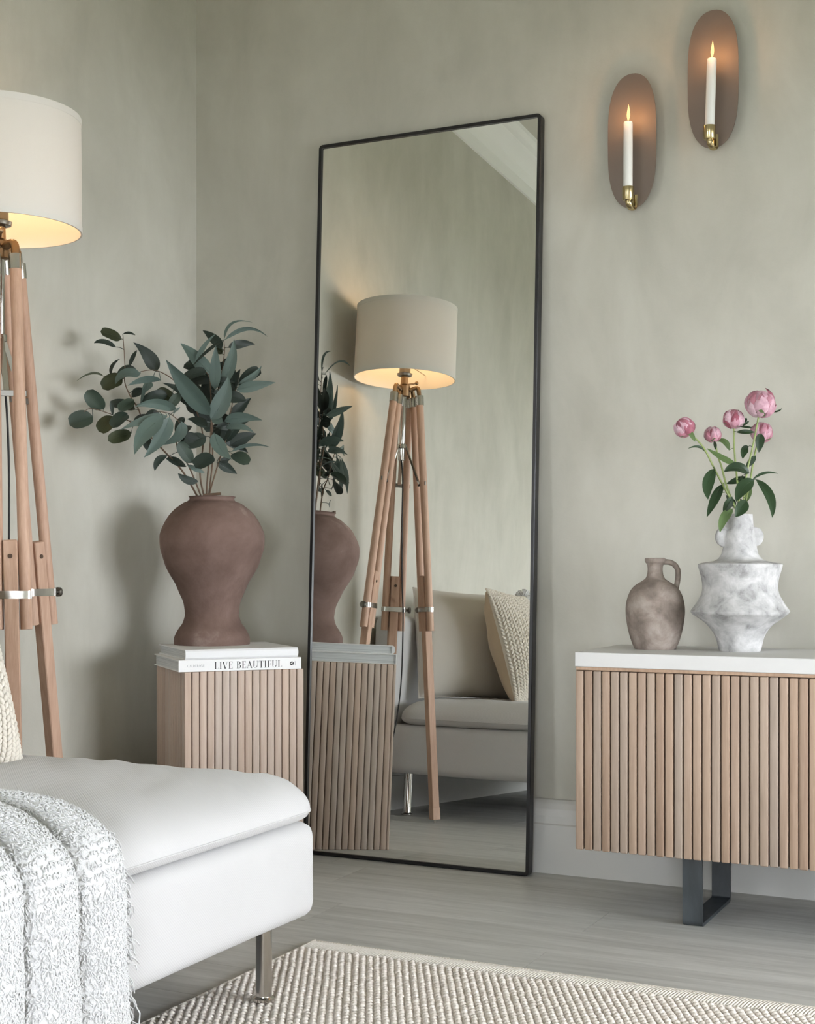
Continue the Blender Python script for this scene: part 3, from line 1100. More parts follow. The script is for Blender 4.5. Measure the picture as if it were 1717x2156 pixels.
for br in (0, 1, 2, 3, 3, 4, 4, 5, 5):
    for k in range(3):
        sm_l = samples[br]
        B = sm_l[int(len(sm_l) * random.uniform(.30, .85))].copy()
        dirv = (R_ * random.uniform(-1, 1) + Z_ * random.uniform(-.2, .9) + F_ * random.uniform(.0, .7)).normalized()
        ln = random.uniform(.05, .085)
        st0 = B + dirv * .012
        Tp = st0 + dirv * ln
        if Tp.x < XL + .05: continue
        lm = leaf_mesh(st0, Tp, random.uniform(.013, .019), (st0 + Tp) / 2 + Z_ * .012, random.choice(('long', 'oval', 'round')), -F_ + Z_ * random.uniform(-.3, .8) + R_ * random.uniform(-.6, .6),
                       fold=.2, stem_from=B, curl=.4)
        lm.build('leaf', 'leaf_dark', roots[br], smooth=180, off=roots[br].location)
# cut stub of a twig lying in the mouth of the vase
p0, p1 = ep(1000, 1322, -.045), ep(1122, 1312, -.052)
one(tube([p0, (p0 + p1) / 2, p1], .0035, 8), 'twig_stub', 'stem_brown', roots[3], smooth=50, off=roots[3].location)

# ------------------------------------------------------------------ sideboard
SX0, SX1, SY0, SY1 = -1.089, 0.665, 3.123, 3.462
SZ0, SZT, SZB = 0.156, 0.612, 0.5785
sb = tag(empty('sideboard', ((SX0 + SX1) / 2, (SY0 + SY1) / 2, 0)), 'long slatted oak sideboard with white top on black steel legs', 'sideboard')
so = sb.location
one(rbox(SX0, SX1, SY0 - .002, SY1, SZB, SZT, .002, 2), 'top', 'white_top', sb, off=so)
one(box(SX0 + .001, SX1 - .001, SY0 + .010, SY1 - .002, SZ0 + .002, SZB), 'body', 'groove', sb, off=so)
one(rbox(SX0 + .001, SX1 - .001, SY0 + .004, SY0 + .012, SZB - .008, SZB, .0008, 1), 'top_rail', 'carcass', sb, off=so)
one(rbox(SX0, SX0 + .006, SY0 + .010, SY1, SZ0, SZB - .001, .001, 1), 'side_panel', 'carcass', sb, off=so)
one(rbox(SX1 - .006, SX1, SY0 + .010, SY1, SZ0, SZB - .001, .001, 1), 'side_panel', 'carcass', sb, off=so)
pt = 0.0211
ns = int(round((SX1 - SX0) / pt)); pt = (SX1 - SX0) / ns
sm = slat_mesh(pt - .0026, .011, SZB - .0095 - SZ0, 'slat_side')
for i in range(ns):
    o = bpy.data.objects.new('slat', sm); C.objects.link(o); o.parent = sb
    o.location = (SX0 + pt * (i + .5) - so.x, SY0 + .011 - so.y, SZ0)


def u_leg(xc):
    """flat steel strap bent into a U: front post, floor runner, rear post"""
    wd, th, r = .045, .008, .014
    ya, yb = SY0 + .030, SY1 - .030
    path = [(ya, SZ0 + .002)]
    for k in range(6):
        a = pi + (pi / 2) * k / 5
        path.append((ya + r + r * cos(a), r + r * sin(a)))
    for k in range(6):
        a = 1.5 * pi + (pi / 2) * k / 5
        path.append((yb - r + r * cos(a), r + r * sin(a)))
    path.append((yb, SZ0 + .002))
    n = len(path)
    v, f = [], []
    for i, (y, z) in enumerate(path):
        a = path[max(i - 1, 0)]; b = path[min(i + 1, n - 1)]
        ty, tz = b[0] - a[0], b[1] - a[1]
        l = sqrt(ty * ty + tz * tz)
        ny, nz = -tz / l, ty / l
        for sx, off in ((-1, 0), (1, 0), (1, th), (-1, th)):
            v.append((xc + sx * wd / 2, y + ny * off, z + nz * off))
    for i in range(n - 1):
        for k in range(4):
            k2 = (k + 1) % 4
            f.append((i * 4 + k, (i + 1) * 4 + k, (i + 1) * 4 + k2, i * 4 + k2))
    f += [(0, 1, 2, 3), tuple((n - 1) * 4 + k for k in (3, 2, 1, 0))]
    return one((v, f), 'leg', 'steel_black', sb, smooth=35, off=so)


u_leg(-0.822)
u_leg(0.40)

# ------------------------------------------------------------------ jug and white vase on the sideboard
def px_prof(lst, cy0, s):
    return [(hw_ * s, (cy0 - cy_) * s) for cy_, hw_ in lst]


JC = Vector((-0.955, 3.318, SZT))
js = 3.40 / 2992 / 3.369
jp = px_prof([(1967, 143), (1955, 150), (1920, 165), (1860, 184), (1800, 197), (1740, 206), (1680, 208), (1620, 199), (1560, 177), (1520, 145), (1492, 103), (1466, 68),
              (1430, 55), (1392, 53), (1364, 60), (1352, 70), (1336, 73), (1324, 70)], 1967, js)
jp = smooth_prof(jp, 3)
jt = jp[-1]
jp = [(.030, 0)] + jp + [(jt[0] - .004, jt[1] + .0005), (jt[0] - .009, jt[1] - .006), (jt[0] - .010, jt[1] - .05), (.03, jt[1] - .09)]
jg = tag(empty('clay_jug', JC), 'small brown clay jug with one loop handle, left of the white vase', 'jug')
one(lathe(jp, 48), 'body', 'clay', jg, smooth=60)
hpts = [(58, 1350), (100, 1352), (135, 1368), (158, 1400), (163, 1440), (158, 1490), (150, 1530), (148, 1552)]
hp = smooth_prof([((R_ * (a * js)).x, (R_ * (a * js)).y, (1967 - b) * js) for a, b in hpts], 4)
one(tube(hp, .008, 12, flat=(.0095, .0065, tuple(F_))), 'handle', 'clay', jg, smooth=60)

WC = Vector((-0.754, 3.325, SZT))
ws = 3.31 / 2992 / 3.369
wp = px_prof([(1975, 143), (1965, 148), (1940, 154), (1900, 163), (1860, 178), (1820, 203), (1780, 240), (1740, 296), (1712, 336), (1694, 347), (1686, 343), (1660, 325), (1620, 297), (1575, 271),
              (1530, 262), (1470, 267), (1420, 280), (1378, 292), (1360, 295), (1353, 289), (1346, 262), (1338, 210), (1328, 172), (1310, 147), (1285, 130), (1250, 120), (1200, 112), (1130, 100), (1060, 93), (1003, 90)], 1975, ws)
wpf = []
sharp_at = {9, 18}
chunks = [wp[:10], wp[9:19], wp[18:]]
for ci, ch in enumerate(chunks):
    sp = smooth_prof(ch, 3)
    wpf += sp if ci == 0 else sp[1:]
wt = wpf[-1]
wpf = [(.02, 0)] + wpf + [(wt[0] - .005, wt[1]), (wt[0] - .008, wt[1] - .004), (wt[0] - .006, wt[1] - .06), (.04, wt[1] - .10)]
wv = tag(empty('plaster_vase', WC), 'chalky white sculptural vase with ear lugs, holding peonies on the sideboard', 'vase')
vv, ff = lathe(wpf, 64)
vv = [(x * (1 + .016 * noise.noise((x * 22, y * 22, z * 18))), y * (1 + .016 * noise.noise((x * 22 + 5, y * 22, z * 18))), z + .0018 * noise.noise((x * 16, y * 16, z * 30)) if z > .005 else z) for x, y, z in vv]
one((vv, ff), 'body', 'plaster', wv, smooth=45)
for sx, off, rr in ((-1, 108, 66), (1, 104, 62)):
    d = []
    m_ = Matrix((R_, F_, Z_)).transposed().to_4x4()
    m_.translation = R_ * (sx * off * ws) + Z_ * ((1975 - 1162) * ws)
    prof2 = [(.4 * rr * ws, -.0085), (rr * ws - .003, -.0085), (rr * ws, -.005), (rr * ws, .005), (rr * ws - .003, .0085), (.4 * rr * ws, .0085)]
    a, b = lathe(prof2, 28)
    a = [tuple(m_ @ Vector((p[0], p[2], p[1] * 1.12))) for p in a]
    one((a, b), 'ear_lug', 'plaster', wv, smooth=50)
W_TOP = SZT + wt[1]

# ------------------------------------------------------------------ peonies
PO = Vector((WC.x, WC.y, W_TOP))
PS = 3.31 / 2992 / 5.095


def pp(u, v_, d=0.0):
    return PO + R_ * ((u - 905) * PS) + Z_ * ((1515 - v_) * PS) + F_ * d


peo = [  # stem sketch points, depth, bloom centre, radius, axis tilt, label
    ([(905, 1640), (880, 1500), (760, 1290), (620, 1050), (480, 800), (320, 640)], [0, 0, -.01, -.02, -.03, -.03], (272, 582), 112, (-.55, .65), 'pink peony leaning far left out of the white vase'),
    ([(900, 1640), (890, 1500), (790, 1230), (740, 1000), (700, 880), (660, 700)], [.01, .01, .02, .03, .03, .03], (640, 632), 92, (-.12, 1), 'smallest pink peony bud, between the leftmost and the middle flower'),
    ([(905, 1640), (903, 1510), (890, 1300), (872, 1000), (855, 800), (850, 560)], [.0, .0, .0, .01, .01, .01], (850, 470), 115, (.02, 1), 'pink peony bud on the straight upright middle stem'),
    ([(910, 1640), (915, 1510), (930, 1300), (960, 1060), (1020, 800), (1090, 440)], [-.01, -.01, -.02, -.02, -.02, -.02], (1110, 318), 160, (.12, 1), 'largest and topmost pale pink peony'),
    ([(905, 1640), (950, 1490), (1035, 1160), (1090, 900), (1150, 690)], [.01, .01, .02, .03, .04], (1188, 600), 120, (.22, 1), 'dusky pink peony bud at the right under the largest flower'),
]
p_roots, p_samp = [], []


def make_petal(ax, e1, e2, cen, R, az, span, lo, hi, rad, bulge, nz):
    """curved patch of a cupped petal: az centre, lo..hi polar angles measured from the stem side"""
    nu, nv = 8, 7
    v, f = [], []
    for i in range(nu + 1):
        s = i / nu
        for j in range(nv + 1):
            t = j / nv * 2 - 1
            wdt = span * (sin(pi * min(1, .22 + .62 * s)) ** .6) * (1 if s < .8 else 1 - (s - .8) * 1.6)
            rag = .26 * noise.noise((nz * 7.3, t * 2.6, s)) * s
            th = lo + (hi - lo) * (s + rag - .10 * t * t * s)
            an = az + t * wdt
            lip = .09 * max(0, s - .55) / .45 * noise.noise((nz * 5.1 + 3, t * 3.2, s * 2)) + .035 * noise.noise((nz * 3.7, t * 2.5, s * 4))
            r = R * (rad + bulge * sin(pi * s) * .08 - .12 * t * t + lip * 1.6)
            dirv = (-ax) * cos(th) + (e1 * cos(an) + e2 * sin(an)) * sin(th)
            v.append(tuple(cen + dirv * r + ax * (-.06 * R)))
    for i in range(nu):
        for j in range(nv):
            a = i * (nv + 1) + j
            f.append((a, a + 1, a + nv + 2, a + nv + 1))
    return v, f


for pi_, (pts, ds, bc, br, tilt, lab) in enumerate(peo):
    cur = [Vector(q) for q in smooth_prof([tuple(pp(p[0], p[1], d)) for p, d in zip(pts, ds)], 6)]
    rt = tag(empty('peony', cur[6]), lab, 'flower', 'peonies in the white vase')
    p_roots.append(rt); p_samp.append(cur[6:])
    one(tube(cur, [.0026 - .0006 * k / len(cur) for k in range(len(cur))], 8), 'stem', 'stem_green', rt, smooth=60, off=rt.location)
    cen = pp(bc[0], bc[1], ds[-1])
    ax = (R_ * tilt[0] + Z_ * tilt[1] - F_ * .15).normalized()
    e1 = (F_ - ax * F_.dot(ax)).normalized(); e2 = ax.cross(e1)
    Rb = br * PS
    core = Matrix((e1, e2, ax)).transposed()
    bl = one(uvsphere(cen, (Rb * .80, Rb * .80, Rb * .78), 16, 10, core), 'bloom', 'petal', rt, smooth=180, off=rt.location)
    big = pi_ == 3
    ring = [(6, .22, 2.45, 1.00, .62), (7, .28, 2.75, .93, .52), (8, .5, 2.98, .86, .42)]
    k_ = 0
    for li, (cnt, lo, hi, rad, sp) in enumerate(ring):
        for q in range(cnt):
            az = 2 * pi * (q + .37 * li) / cnt + random.uniform(-.15, .15)
            h_ = hi * (random.uniform(.62, .86) if li == 0 else random.uniform(.80, .97))
            vf = make_petal(ax, e1, e2, cen, Rb, az, sp * random.uniform(.85, 1.1), lo, h_, rad, 1, pi_ * 10 + q + li * 3.3)
            one(vf, 'petal', 'petal', bl, smooth=180, off=rt.location)
    # sepals at the base of the bloom
    for q in range(3):
        az = 2 * pi * q / 3 + pi_
        out = e1 * cos(az) + e2 * sin(az)
        b0 = cen - ax * (Rb * .98)
        lm = leaf_mesh(b0, cen - ax * (Rb * .45) + out * (Rb * 1.06), Rb * .36, cen - ax * (Rb * .95) + out * (Rb * .65), 'oval', ax, fold=.1)
        lm.build('sepal', 'leaf_peony_light', rt, smooth=180, off=rt.location)

PLV = [  # base, tip, half width, stem, material, depths, control
    ((605, 1038), (503, 1368), 62, 0, 'd', -.03, -.06, (480, 1180)),
    ((690, 1205), (500, 1553), 52, 0, 'd', -.02, -.05, (610, 1320)),
    ((958, 1085), (662, 1078), 66, 2, 'd', -.04, -.07, (820, 980)),
    ((862, 978), (568, 798), 44, 2, 'l', .0, .02, (740, 930)),
    ((1000, 1165), (790, 1392), 76, 4, 'd', -.05, -.07, (860, 1200)),
    ((930, 1372), (792, 1552), 66, 3, 'd', -.04, -.06, None),
    ((790, 1335), (705, 1492), 46, 1, 'd', -.03, -.02, None),
    ((805, 1462), (650, 1712), 54, 0, 'l', -.02, -.04, (690, 1530)),
    ((1078, 1138), (1205, 1558), 54, 4, 'd', .0, -.04, (1250, 1300)),
    ((1068, 1142), (1357, 1070), 15, 4, 'd', .03, .03, (1180, 1020)),
    ((1125, 652), (1085, 858), 50, 4, 'd', -.01, -.02, (1090, 720)),
    ((1008, 780), (968, 908), 42, 3, 'd', .01, .03, (960, 800)),
    ((1085, 880), (985, 1012), 34, 4, 'd', .01, .02, None),
    ((822, 815), (672, 715), 34, 2, 'l', .03, .04, (790, 670)),
    ((562, 880), (333, 812), 15, 0, 'd', .0, -.01, (480, 740)),
    ((868, 628), (1042, 640), 26, 2, 'd', .0, -.02, None),
    ((880, 572), (1012, 600), 15, 2, 'd', -.01, -.03, None),
    ((950, 552), (1026, 503), 15, 2, 'd', .02, .02, None),
    ((1215, 425), (1322, 388), 10, 3, 'd', -.02, -.03, (1290, 430)),
    ((312, 622), (376, 752), 26, 0, 'l', -.04, -.05, None),
    ((1010, 1110), (800, 1175), 40, 3, 'd', .03, .04, None),
    ((1045, 1200), (1000, 1385), 36, 4, 'l', .03, .03, None),
    ((700, 1290), (755, 1165), 24, 1, 'l', .02, .02, None),
    ((650, 720), (640, 820), 18, 1, 'd', .02, .0, None),
    ((1000, 470), (960, 530), 20, 2, 'd', .02, .03, None),
    ((930, 1420), (960, 1340), 34, 4, 'd', .03, .04, None),
    ((870, 1430), (800, 1300), 46, 1, 'd', .02, .04, None),
]
for b, t, hwd, stem_i, mt, db, dt, ct in PLV:
    B, Tp = pp(b[0], b[1], db), pp(t[0], t[1], dt)
    ctl = pp(ct[0], ct[1], (db + dt) / 2 - .004) if ct else (B + Tp) / 2 - F_ * .008
    nr = -F_ + Z_ * random.uniform(.1, .6) + R_ * random.uniform(-.4, .4)
    q = min(p_samp[stem_i], key=lambda a: (a - B).length)
    leaf_mesh(B, Tp, hwd * PS, ctl, 'oval', nr, fold=random.uniform(.1, .35), stem_from=q, pr=.0008, curl=.3).build(
        'leaf', 'leaf_peony' if mt == 'd' else 'leaf_peony_light', p_roots[stem_i], smooth=180, off=p_roots[stem_i].location)

# ------------------------------------------------------------------ wall sconces with candles
def sconce(cx, cz_, tilt, lab, clab, group):
    py = YB - .032
    s = tag(empty('candle_sconce', (cx, py, cz_)), lab, 'sconce', group)
    a, b, n = .0645, .1735, 56
    # superellipse plate, slightly dished
    ringp = []
    for k in range(n):
        t = 2 * pi * k / n
        ct, st = cos(t), sin(t)
        ringp.append((a * abs(ct) ** .92 * (1 if ct > 0 else -1), b * abs(st) ** .62 * (1 if st > 0 else -1)))
    v, f = [], []
    for side, y in ((0, 0.0), (1, .0022)):
        for rr in (1.0, .97, .6, .2):
            for x, z in ringp:
                yy = y - .004 * (rr ** 2) * (x / a) ** 2
                v.append((x * rr, yy, z * rr))
    R4 = 4
    for side in (0, 1):
        o0 = side * R4 * n
        for r_ in range(R4 - 1):
            for k in range(n):
                k2 = (k + 1) % n
                q = (o0 + r_ * n + k, o0 + r_ * n + k2, o0 + (r_ + 1) * n + k2, o0 + (r_ + 1) * n + k)
                f.append(q if side else q[::-1])
        f.append(tuple(o0 + 3 * n + k for k in range(n)) if side else tuple(o0 + 3 * n + k for k in range(n - 1, -1, -1)))
    for k in range(n):
        k2 = (k + 1) % n
        f.append((k, k2, R4 * n + k2, R4 * n + k))
    one((v, f), 'plate', 'plate', s, smooth=40)
    # stand-off behind the plate
    one(tube([(0, .002, .03), (0, .032, .03)], .012, 16), 'wall_mount', 'dark_nickel', s, smooth=50)
    # brass cup and the hook that carries it, bent forward from the lower end of the plate
    ccx, ccy, ccz = .000, -.038, -.150
    cup = [(.0, ccz - .012)] + [(.0135, ccz - .012), (.0148, ccz - .010), (.0150, ccz + .022), (.0135, ccz + .022), (.0130, ccz + .004), (.0, ccz + .004)]
    cu = one(lathe(cup, 28, ccx, ccy), 'cup', 'brass', s, smooth=40)
    hook = smooth_prof([(ccx, ccy, ccz - .010), (ccx + .001, ccy + .002, ccz - .022), (ccx + .004, ccy + .014, ccz - .031), (ccx + .006, ccy + .030, ccz - .028), (ccx + .006, ccy + .038, ccz - .012), (ccx + .006, ccy + .0378, ccz + .01)], 4)
    one(tube(hook, .0045, 10, flat=(.0075, .0032, (1, 0, 0))), 'hook', 'brass', s, smooth=60)
    # the candle is a thing of its own
    base = Vector((cx + ccx, py + ccy, cz_ + ccz + .0045))
    c = tag(empty('taper_candle', base, (0, tilt, 0)), clab, 'candle', 'lit candles on the wall')
    H = .183
    r = .0118
    one(lathe([(r * .96, 0), (r, .002), (r, H * .5), (r * .99, H - .003), (r * .93, H), (r * .6, H - .001), (r * .2, H - .0015)], 28), 'wax', 'wax', c, smooth=40)
    one(tube([(0, 0, H - .002), (0.0004, 0, H + .004), (.0014, 0, H + .009)], .0009, 6), 'wick', 'wick', c)
    fp = [(.0006, H + .003), (.0026, H + .008), (.0040, H + .014), (.0043, H + .020), (.0036, H + .028), (.0020, H + .037), (.0003, H + .045)]
    vv, ff = lathe(smooth_prof(fp, 3), 16)
    vv = [(x + .0010 * sin((z - H) * 45), y, z) for x, y, z in vv]
    fl_ = one((vv, ff), 'flame', 'flame_core', c, smooth=180)
    li = bpy.data.lights.new('candle_light', 'POINT')
    li.energy = 0.40; li.color = (1.0, .50, .20); li.shadow_soft_size = .012
    lo_ = bpy.data.objects.new('candle_light', li); C.objects.link(lo_)
    lo_.parent = c; lo_.location = (0, -.011, H + .024)
    return s


sconce(-1.081, 1.905, radians(0.2), 'oval brown candle sconce on the wall, the lower left of the pair', 'lit white candle in the lower left sconce', 'oval wall sconces')
sconce(-.871, 2.033, radians(1.8), 'oval brown candle sconce on the wall, the higher right of the pair', 'lit white candle in the higher right sconce', 'oval wall sconces')

# ------------------------------------------------------------------ tripod floor lamp
LC = Vector((-2.240, 2.490, 0))
lamp = tag(empty('tripod_lamp', LC), 'wooden tripod floor lamp with cream drum shade, lit, beside the sofa end', 'floor lamp')
SR, SZ_0, SZ_1 = .1825, 1.571, 1.831
shp = [(SR, SZ_0), (SR - .002, SZ_1), (SR - .0035, SZ_1), (SR - .0015, SZ_0)]
v, f = [], []
seg_n = 72
for r, z in shp:
    for k in range(seg_n):
        a = 2 * pi * k / seg_n
        v.append((r * cos(a), r * sin(a), z))
for i in range(4):
    j = (i + 1) % 4
    for k in range(seg_n):
        k2 = (k + 1) % seg_n
        f.append((i * seg_n + k, i * seg_n + k2, j * seg_n + k2, j * seg_n + k))
sh = one((v, f), 'lamp_shade', 'shade', lamp, smooth=40)
for z, r in ((SZ_0 + .0, SR), (SZ_1, SR - .002)):
    zz = z + (.007 if z == SZ_0 else -.007)
    band = []
    v, f = [], []
    for rr, z2 in ((r + .0008, zz - .0075), (r + .0008, zz + .0075), (r - .0030, zz + .0075), (r - .0030, zz - .0075)):
        for k in range(seg_n):
            a = 2 * pi * k / seg_n
            v.append((rr * cos(a), rr * sin(a), z2))
    for i in range(4):
        j = (i + 1) % 4
        for k in range(seg_n):
            k2 = (k + 1) % seg_n
            f.append((i * seg_n + k, i * seg_n + k2, j * seg_n + k2, j * seg_n + k))
    one((v, f), 'shade_edge_band', 'shade', sh, smooth=40)
# spider ring and arms carrying the shade
mb = MB()
for k in range(3):
    a = 2 * pi * k / 3 + .5
    mb.add(tube([(.018 * cos(a), .018 * sin(a), 1.630), ((SR - .003) * cos(a), (SR - .003) * sin(a), 1.622)], .0017, 6))
mb.add(tube([(.02 * cos(t), .02 * sin(t), 1.630) for t in [2 * pi * k / 24 for k in range(24)]], .003, 6, closed=True))
mb.build('shade_spider', 'nickel', lamp, smooth=60)
one(lathe([(.014, 1.578), (.026, 1.582), (.028, 1.590), (.020, 1.594), (.019, 1.640), (.015, 1.645)], 24), 'bulb_holder', 'dark_nickel', lamp, smooth=40)
one(lathe(smooth_prof([(.012, 1.645), (.014, 1.66), (.026, 1.685), (.030, 1.705), (.024, 1.728), (.004, 1.738)], 3), 24), 'bulb', 'bulb', lamp, smooth=180)
# hub
one(lathe([(.016, 1.505), (.022, 1.508), (.022, 1.545), (.014, 1.552), (.013, 1.578)], 24), 'hub', 'bronze', lamp, smooth=40)
one(tube([(.010, -.010, 1.552), (.030, -.030, 1.560)], .0035, 8), 'tilt_knob_shaft', 'bronze', lamp, smooth=50)
one(uvsphere((.033, -.033, 1.561), (.007, .007, .007), 10, 8), 'tilt_knob', 'bronze', lamp, smooth=180)
# centre tube, sliding collar and braces
one(lathe([(.0105, 1.275), (.0115, 1.278), (.0115, 1.510)], 20), 'centre_tube', 'chrome', lamp, smooth=40)
one(lathe([(.0115, 1.318), (.017, 1.320), (.017, 1.334), (.0115, 1.336)], 20), 'collar', 'chrome', lamp, smooth=40)
legs_def = [  # foot direction, foot radius
    (Vector((-.12, 1.0, 0)).normalized(), .275, 85, 1),
    (Vector((.82, -.57, 0)).normalized(), .172, 38, -1),
    (Vector((-.50, -.86, 0)).normalized(), .150, 138, -1),
]
ZT, ZJ, ZS, ZCL = 1.505, .672, .868, .748
for d, fr, sa, kn in legs_def:
    sd = Vector((cos(radians(sa)), sin(radians(sa)), 0))
    rt_ = .046
    pd = Vector((sd.y, -sd.x, 0))
    if pd.dot(R_) - pd.dot(F_) < 0: pd = -pd          # the side of the leg that faces the room
    at = lambda z, fr=fr, d=d: d * (rt_ + (fr - rt_) * (ZT - z) / ZT) + Vector((0, 0, z))
    lg_ = one(bar(at(.012), at(ZS), .031, .027, sd, .002), 'leg', 'lampwood', lamp)
    for s in (-1, 1):
        o = sd * (s * .0235)
        ob = sd * (s * .0305)
        one(tube([at(ZJ) + ob, at(1.1) + ob * .5 + o * .5, at(ZT - .005) + o], .0132, 16), 'leg_pole', 'lampwood', lg_, smooth=50)
        one(tube([at(ZT - .030) + o, at(ZT + .004) + o], .0150, 18), 'ferrule', 'nickel', lg_, smooth=50)
        # curved bronze arm from the hub out to the pole
        p0 = d * .018 + sd * (s * .008) + Vector((0, 0, 1.530))
        p3 = at(ZT + .002) + o
        arm = smooth_prof([tuple(p0), tuple(d * .036 + sd * (s * .018) + Vector((0, 0, 1.538))), tuple(p3 + Vector((0, 0, .022)) - d * .004), tuple(p3)], 5)
        one(tube(arm, .009, 10, flat=(.0095, .0075, tuple(sd))), 'hub_arm', 'bronze', lg_, smooth=60)
    # screw head at the top of the lower leg
    one(tube([at(ZS - .035) + pd * .0135, at(ZS - .035) + pd * .0155], .005, 12), 'screw_head', 'groove', lg_)
    # nickel clamp round both poles
    c0 = at(ZCL)
    hx, hy = .0448, .0152
    rim = []
    for k in range(32):
        t = 2 * pi * k / 32
        ex = max(-1, min(1, cos(t) * 1.9)); 
        px_ = (abs(cos(t)) ** .35) * (1 if cos(t) > 0 else -1) * hx
        py_ = (abs(sin(t)) ** .6) * (1 if sin(t) > 0 else -1) * hy
        rim.append((px_, py_))
    v, f = [], []
    for off, z in ((1, -.0085), (1, .0085), (0.93, .0085), (0.93, -.0085)):
        for x, y in rim:
            v.append(tuple(c0 + sd * (x * off) + pd * (y * off) + Vector((0, 0, z))))
    for i in range(4):
        j = (i + 1) % 4
        for k in range(32):
            k2 = (k + 1) % 32
            f.append((i * 32 + k, i * 32 + k2, j * 32 + k2, j * 32 + k))
    cl = one((v, f), 'clamp', 'nickel', lg_, smooth=50)
    ks = sd * kn
    e0 = c0 + ks * (.0440)
    one(tube([e0 - ks * .004, e0 + ks * .012], .0055, 12), 'clamp_screw', 'dark_nickel', cl, smooth=50)
    one(tube([e0 + ks * .010, e0 + ks * .012, e0 + ks * .019, e0 + ks * .021], [.007, .0115, .0115, .007], 16), 'clamp_knob', 'dark_nickel', cl, smooth=40)
    # bar between the poles and the flat brace up to the collar
    b0 = at(1.195)
    one(bar(b0 - sd * .042, b0 + sd * .042, .014, .005, (0, 0, 1), .001), 'cross_bar', 'dark_nickel', lg_)
    one(bar(b0 - d * .004, d * .014 + Vector((0, 0, 1.328)), .013, .003, sd, .0006), 'brace', 'chrome', lg_)
    # metal shoe and glide
    one(bar(at(.013), at(.055), .0325, .0285, sd, .001), 'foot_cap', 'lampwood', lg_)
    one(tube([at(.0) , at(.014)], .004, 10), 'glide', 'chrome', lg_, smooth=50)
# power cord from the tube down to the floor
cp = smooth_prof([(0, 0, 1.285), (.012, .006, 1.20), (.018, .010, 1.05), (.024, .004, .85), (.030, -.006, .70), (.024, -.018, .45), (-.004, -.010, .25), (-.05, .03, .10), (-.09, .10, .008), (-.11, .25, .006), (-.13, .55, .006)], 8)
one(tube(cp, .0026, 8), 'power_cord', 'cord', lamp, smooth=180)
lp = [(-.075 + .016 * cos(t), .075 + .008 * sin(t), .062 + .024 * sin(t + .6)) for t in [2 * pi * k / 20 for k in range(20)]]
one(tube(lp, .002, 6, closed=True), 'cable_tie_loop', 'cord', lamp, smooth=180)

# ------------------------------------------------------------------ sofa
SFX0, SFX1, SFY0, SFY1 = -2.415, -1.318, 0.30, 2.325
sofa = tag(empty('sofa', ((SFX0 + SFX1) / 2, (SFY0 + SFY1) / 2, 0)), 'white fabric sofa with loose seat cushion and chrome legs', 'sofa')
so = sofa.location


def soft_box(x0, x1, y0, y1, z0, z1, r, amp=.002, fr=4.0, seg=5, cuts=10):
    bm = bmesh.new()
    v, f = box(x0, x1, y0, y1, z0, z1)
    q = [bm.verts.new(p) for p in v]
    for a in f: bm.faces.new([q[i] for i in a])
    bmesh.ops.bevel(bm, geom=list(bm.edges), offset=r, segments=seg, profile=0.5, affect='EDGES')
    bmesh.ops.subdivide_edges(bm, edges=[e for e in bm.edges if e.calc_length() > .12], cuts=cuts, use_grid_fill=True)
    bm.normal_update()
    for p in bm.verts:
        p.co += p.normal * (amp * noise.noise(p.co * fr))
    bm.verts.index_update()
    out = ([tuple(p.co) for p in bm.verts], [tuple(p.index for p in a.verts) for a in bm.faces])
    bm.free()
    return out


one(soft_box(SFX0 + .02, SFX1, SFY0, SFY1, .158, .335, .028), 'base', 'sofa', sofa, smooth=180, off=so)
one(soft_box(SFX0, SFX0 + .10, SFY0, SFY1 - .004, .165, .735, .035, .003), 'backrest', 'sofa', sofa, smooth=180, off=so)


def cushion_fn(x0, x1, y0, y1, z0, z1, R, top):
    cx, cy, hx, hy = (x0 + x1) / 2, (y0 + y1) / 2, (x1 - x0) / 2, (y1 - y0) / 2
    def fn(u, v_):
        a, b = u * 2 - 1, v_ * 2 - 1
        # denser rows near the rim
        a = math.copysign(1 - (1 - abs(a)) ** 1.7, a); b = math.copysign(1 - (1 - abs(b)) ** 1.7, b)
        # rounded plan corners
        x, y = a * hx, b * hy
        RP = .070
        ix, iy = hx - RP, hy - RP
        ox, oy = max(0, abs(x) - ix) / RP, max(0, abs(y) - iy) / RP
        m = max(ox, oy)
        if ox > 0 and oy > 0:
            k = m / sqrt(ox * ox + oy * oy)
            x = math.copysign(ix + ox * k * RP, x)
            y = math.copysign(iy + oy * k * RP, y)
        qx, qy = abs(x) - ix, abs(y) - iy
        sd_ = RP - (sqrt(max(qx, 0) ** 2 + max(qy, 0) ** 2) + min(max(qx, qy), 0))
        d = min(1, max(0, sd_) / R)
        prof_ = (1 - (1 - d) ** 2.3) ** .5
        zm = z0 + (z1 - z0) * .26
        X, Y = cx + x, cy + y
        if top:
            crown = .007 * (1 - (x / hx) ** 2) * (1 - (y / hy) ** 4)
            wr = .004 * noise.noise((X * 5, Y * 5, 0)) + .0045 * noise.noise((X * 14 + Y * 6, Y * 5, 3)) + .004 * noise.noise((X * 26 + Y * 22, Y * 6 - X * 5, 7))
            z = zm + (z1 - zm) * prof_ + (crown + wr) * prof_
        else:
            z = zm - (zm - z0) * min(1, prof_ * 1.3)
        return (X, Y, z)
    return fn


CU = (SFX0 + .115, SFX1 + .006, SFY0, SFY1 + .012, .332, .433, .150)
mb = MB()
mb.add(grid(60, 90, cushion_fn(*CU, True)))
vb, fb = grid(30, 45, cushion_fn(*CU, False))
mb.add((vb, [q[::-1] for q in fb]))
cu = mb.build('seat_cushion', 'sofa', sofa, smooth=180, off=so)
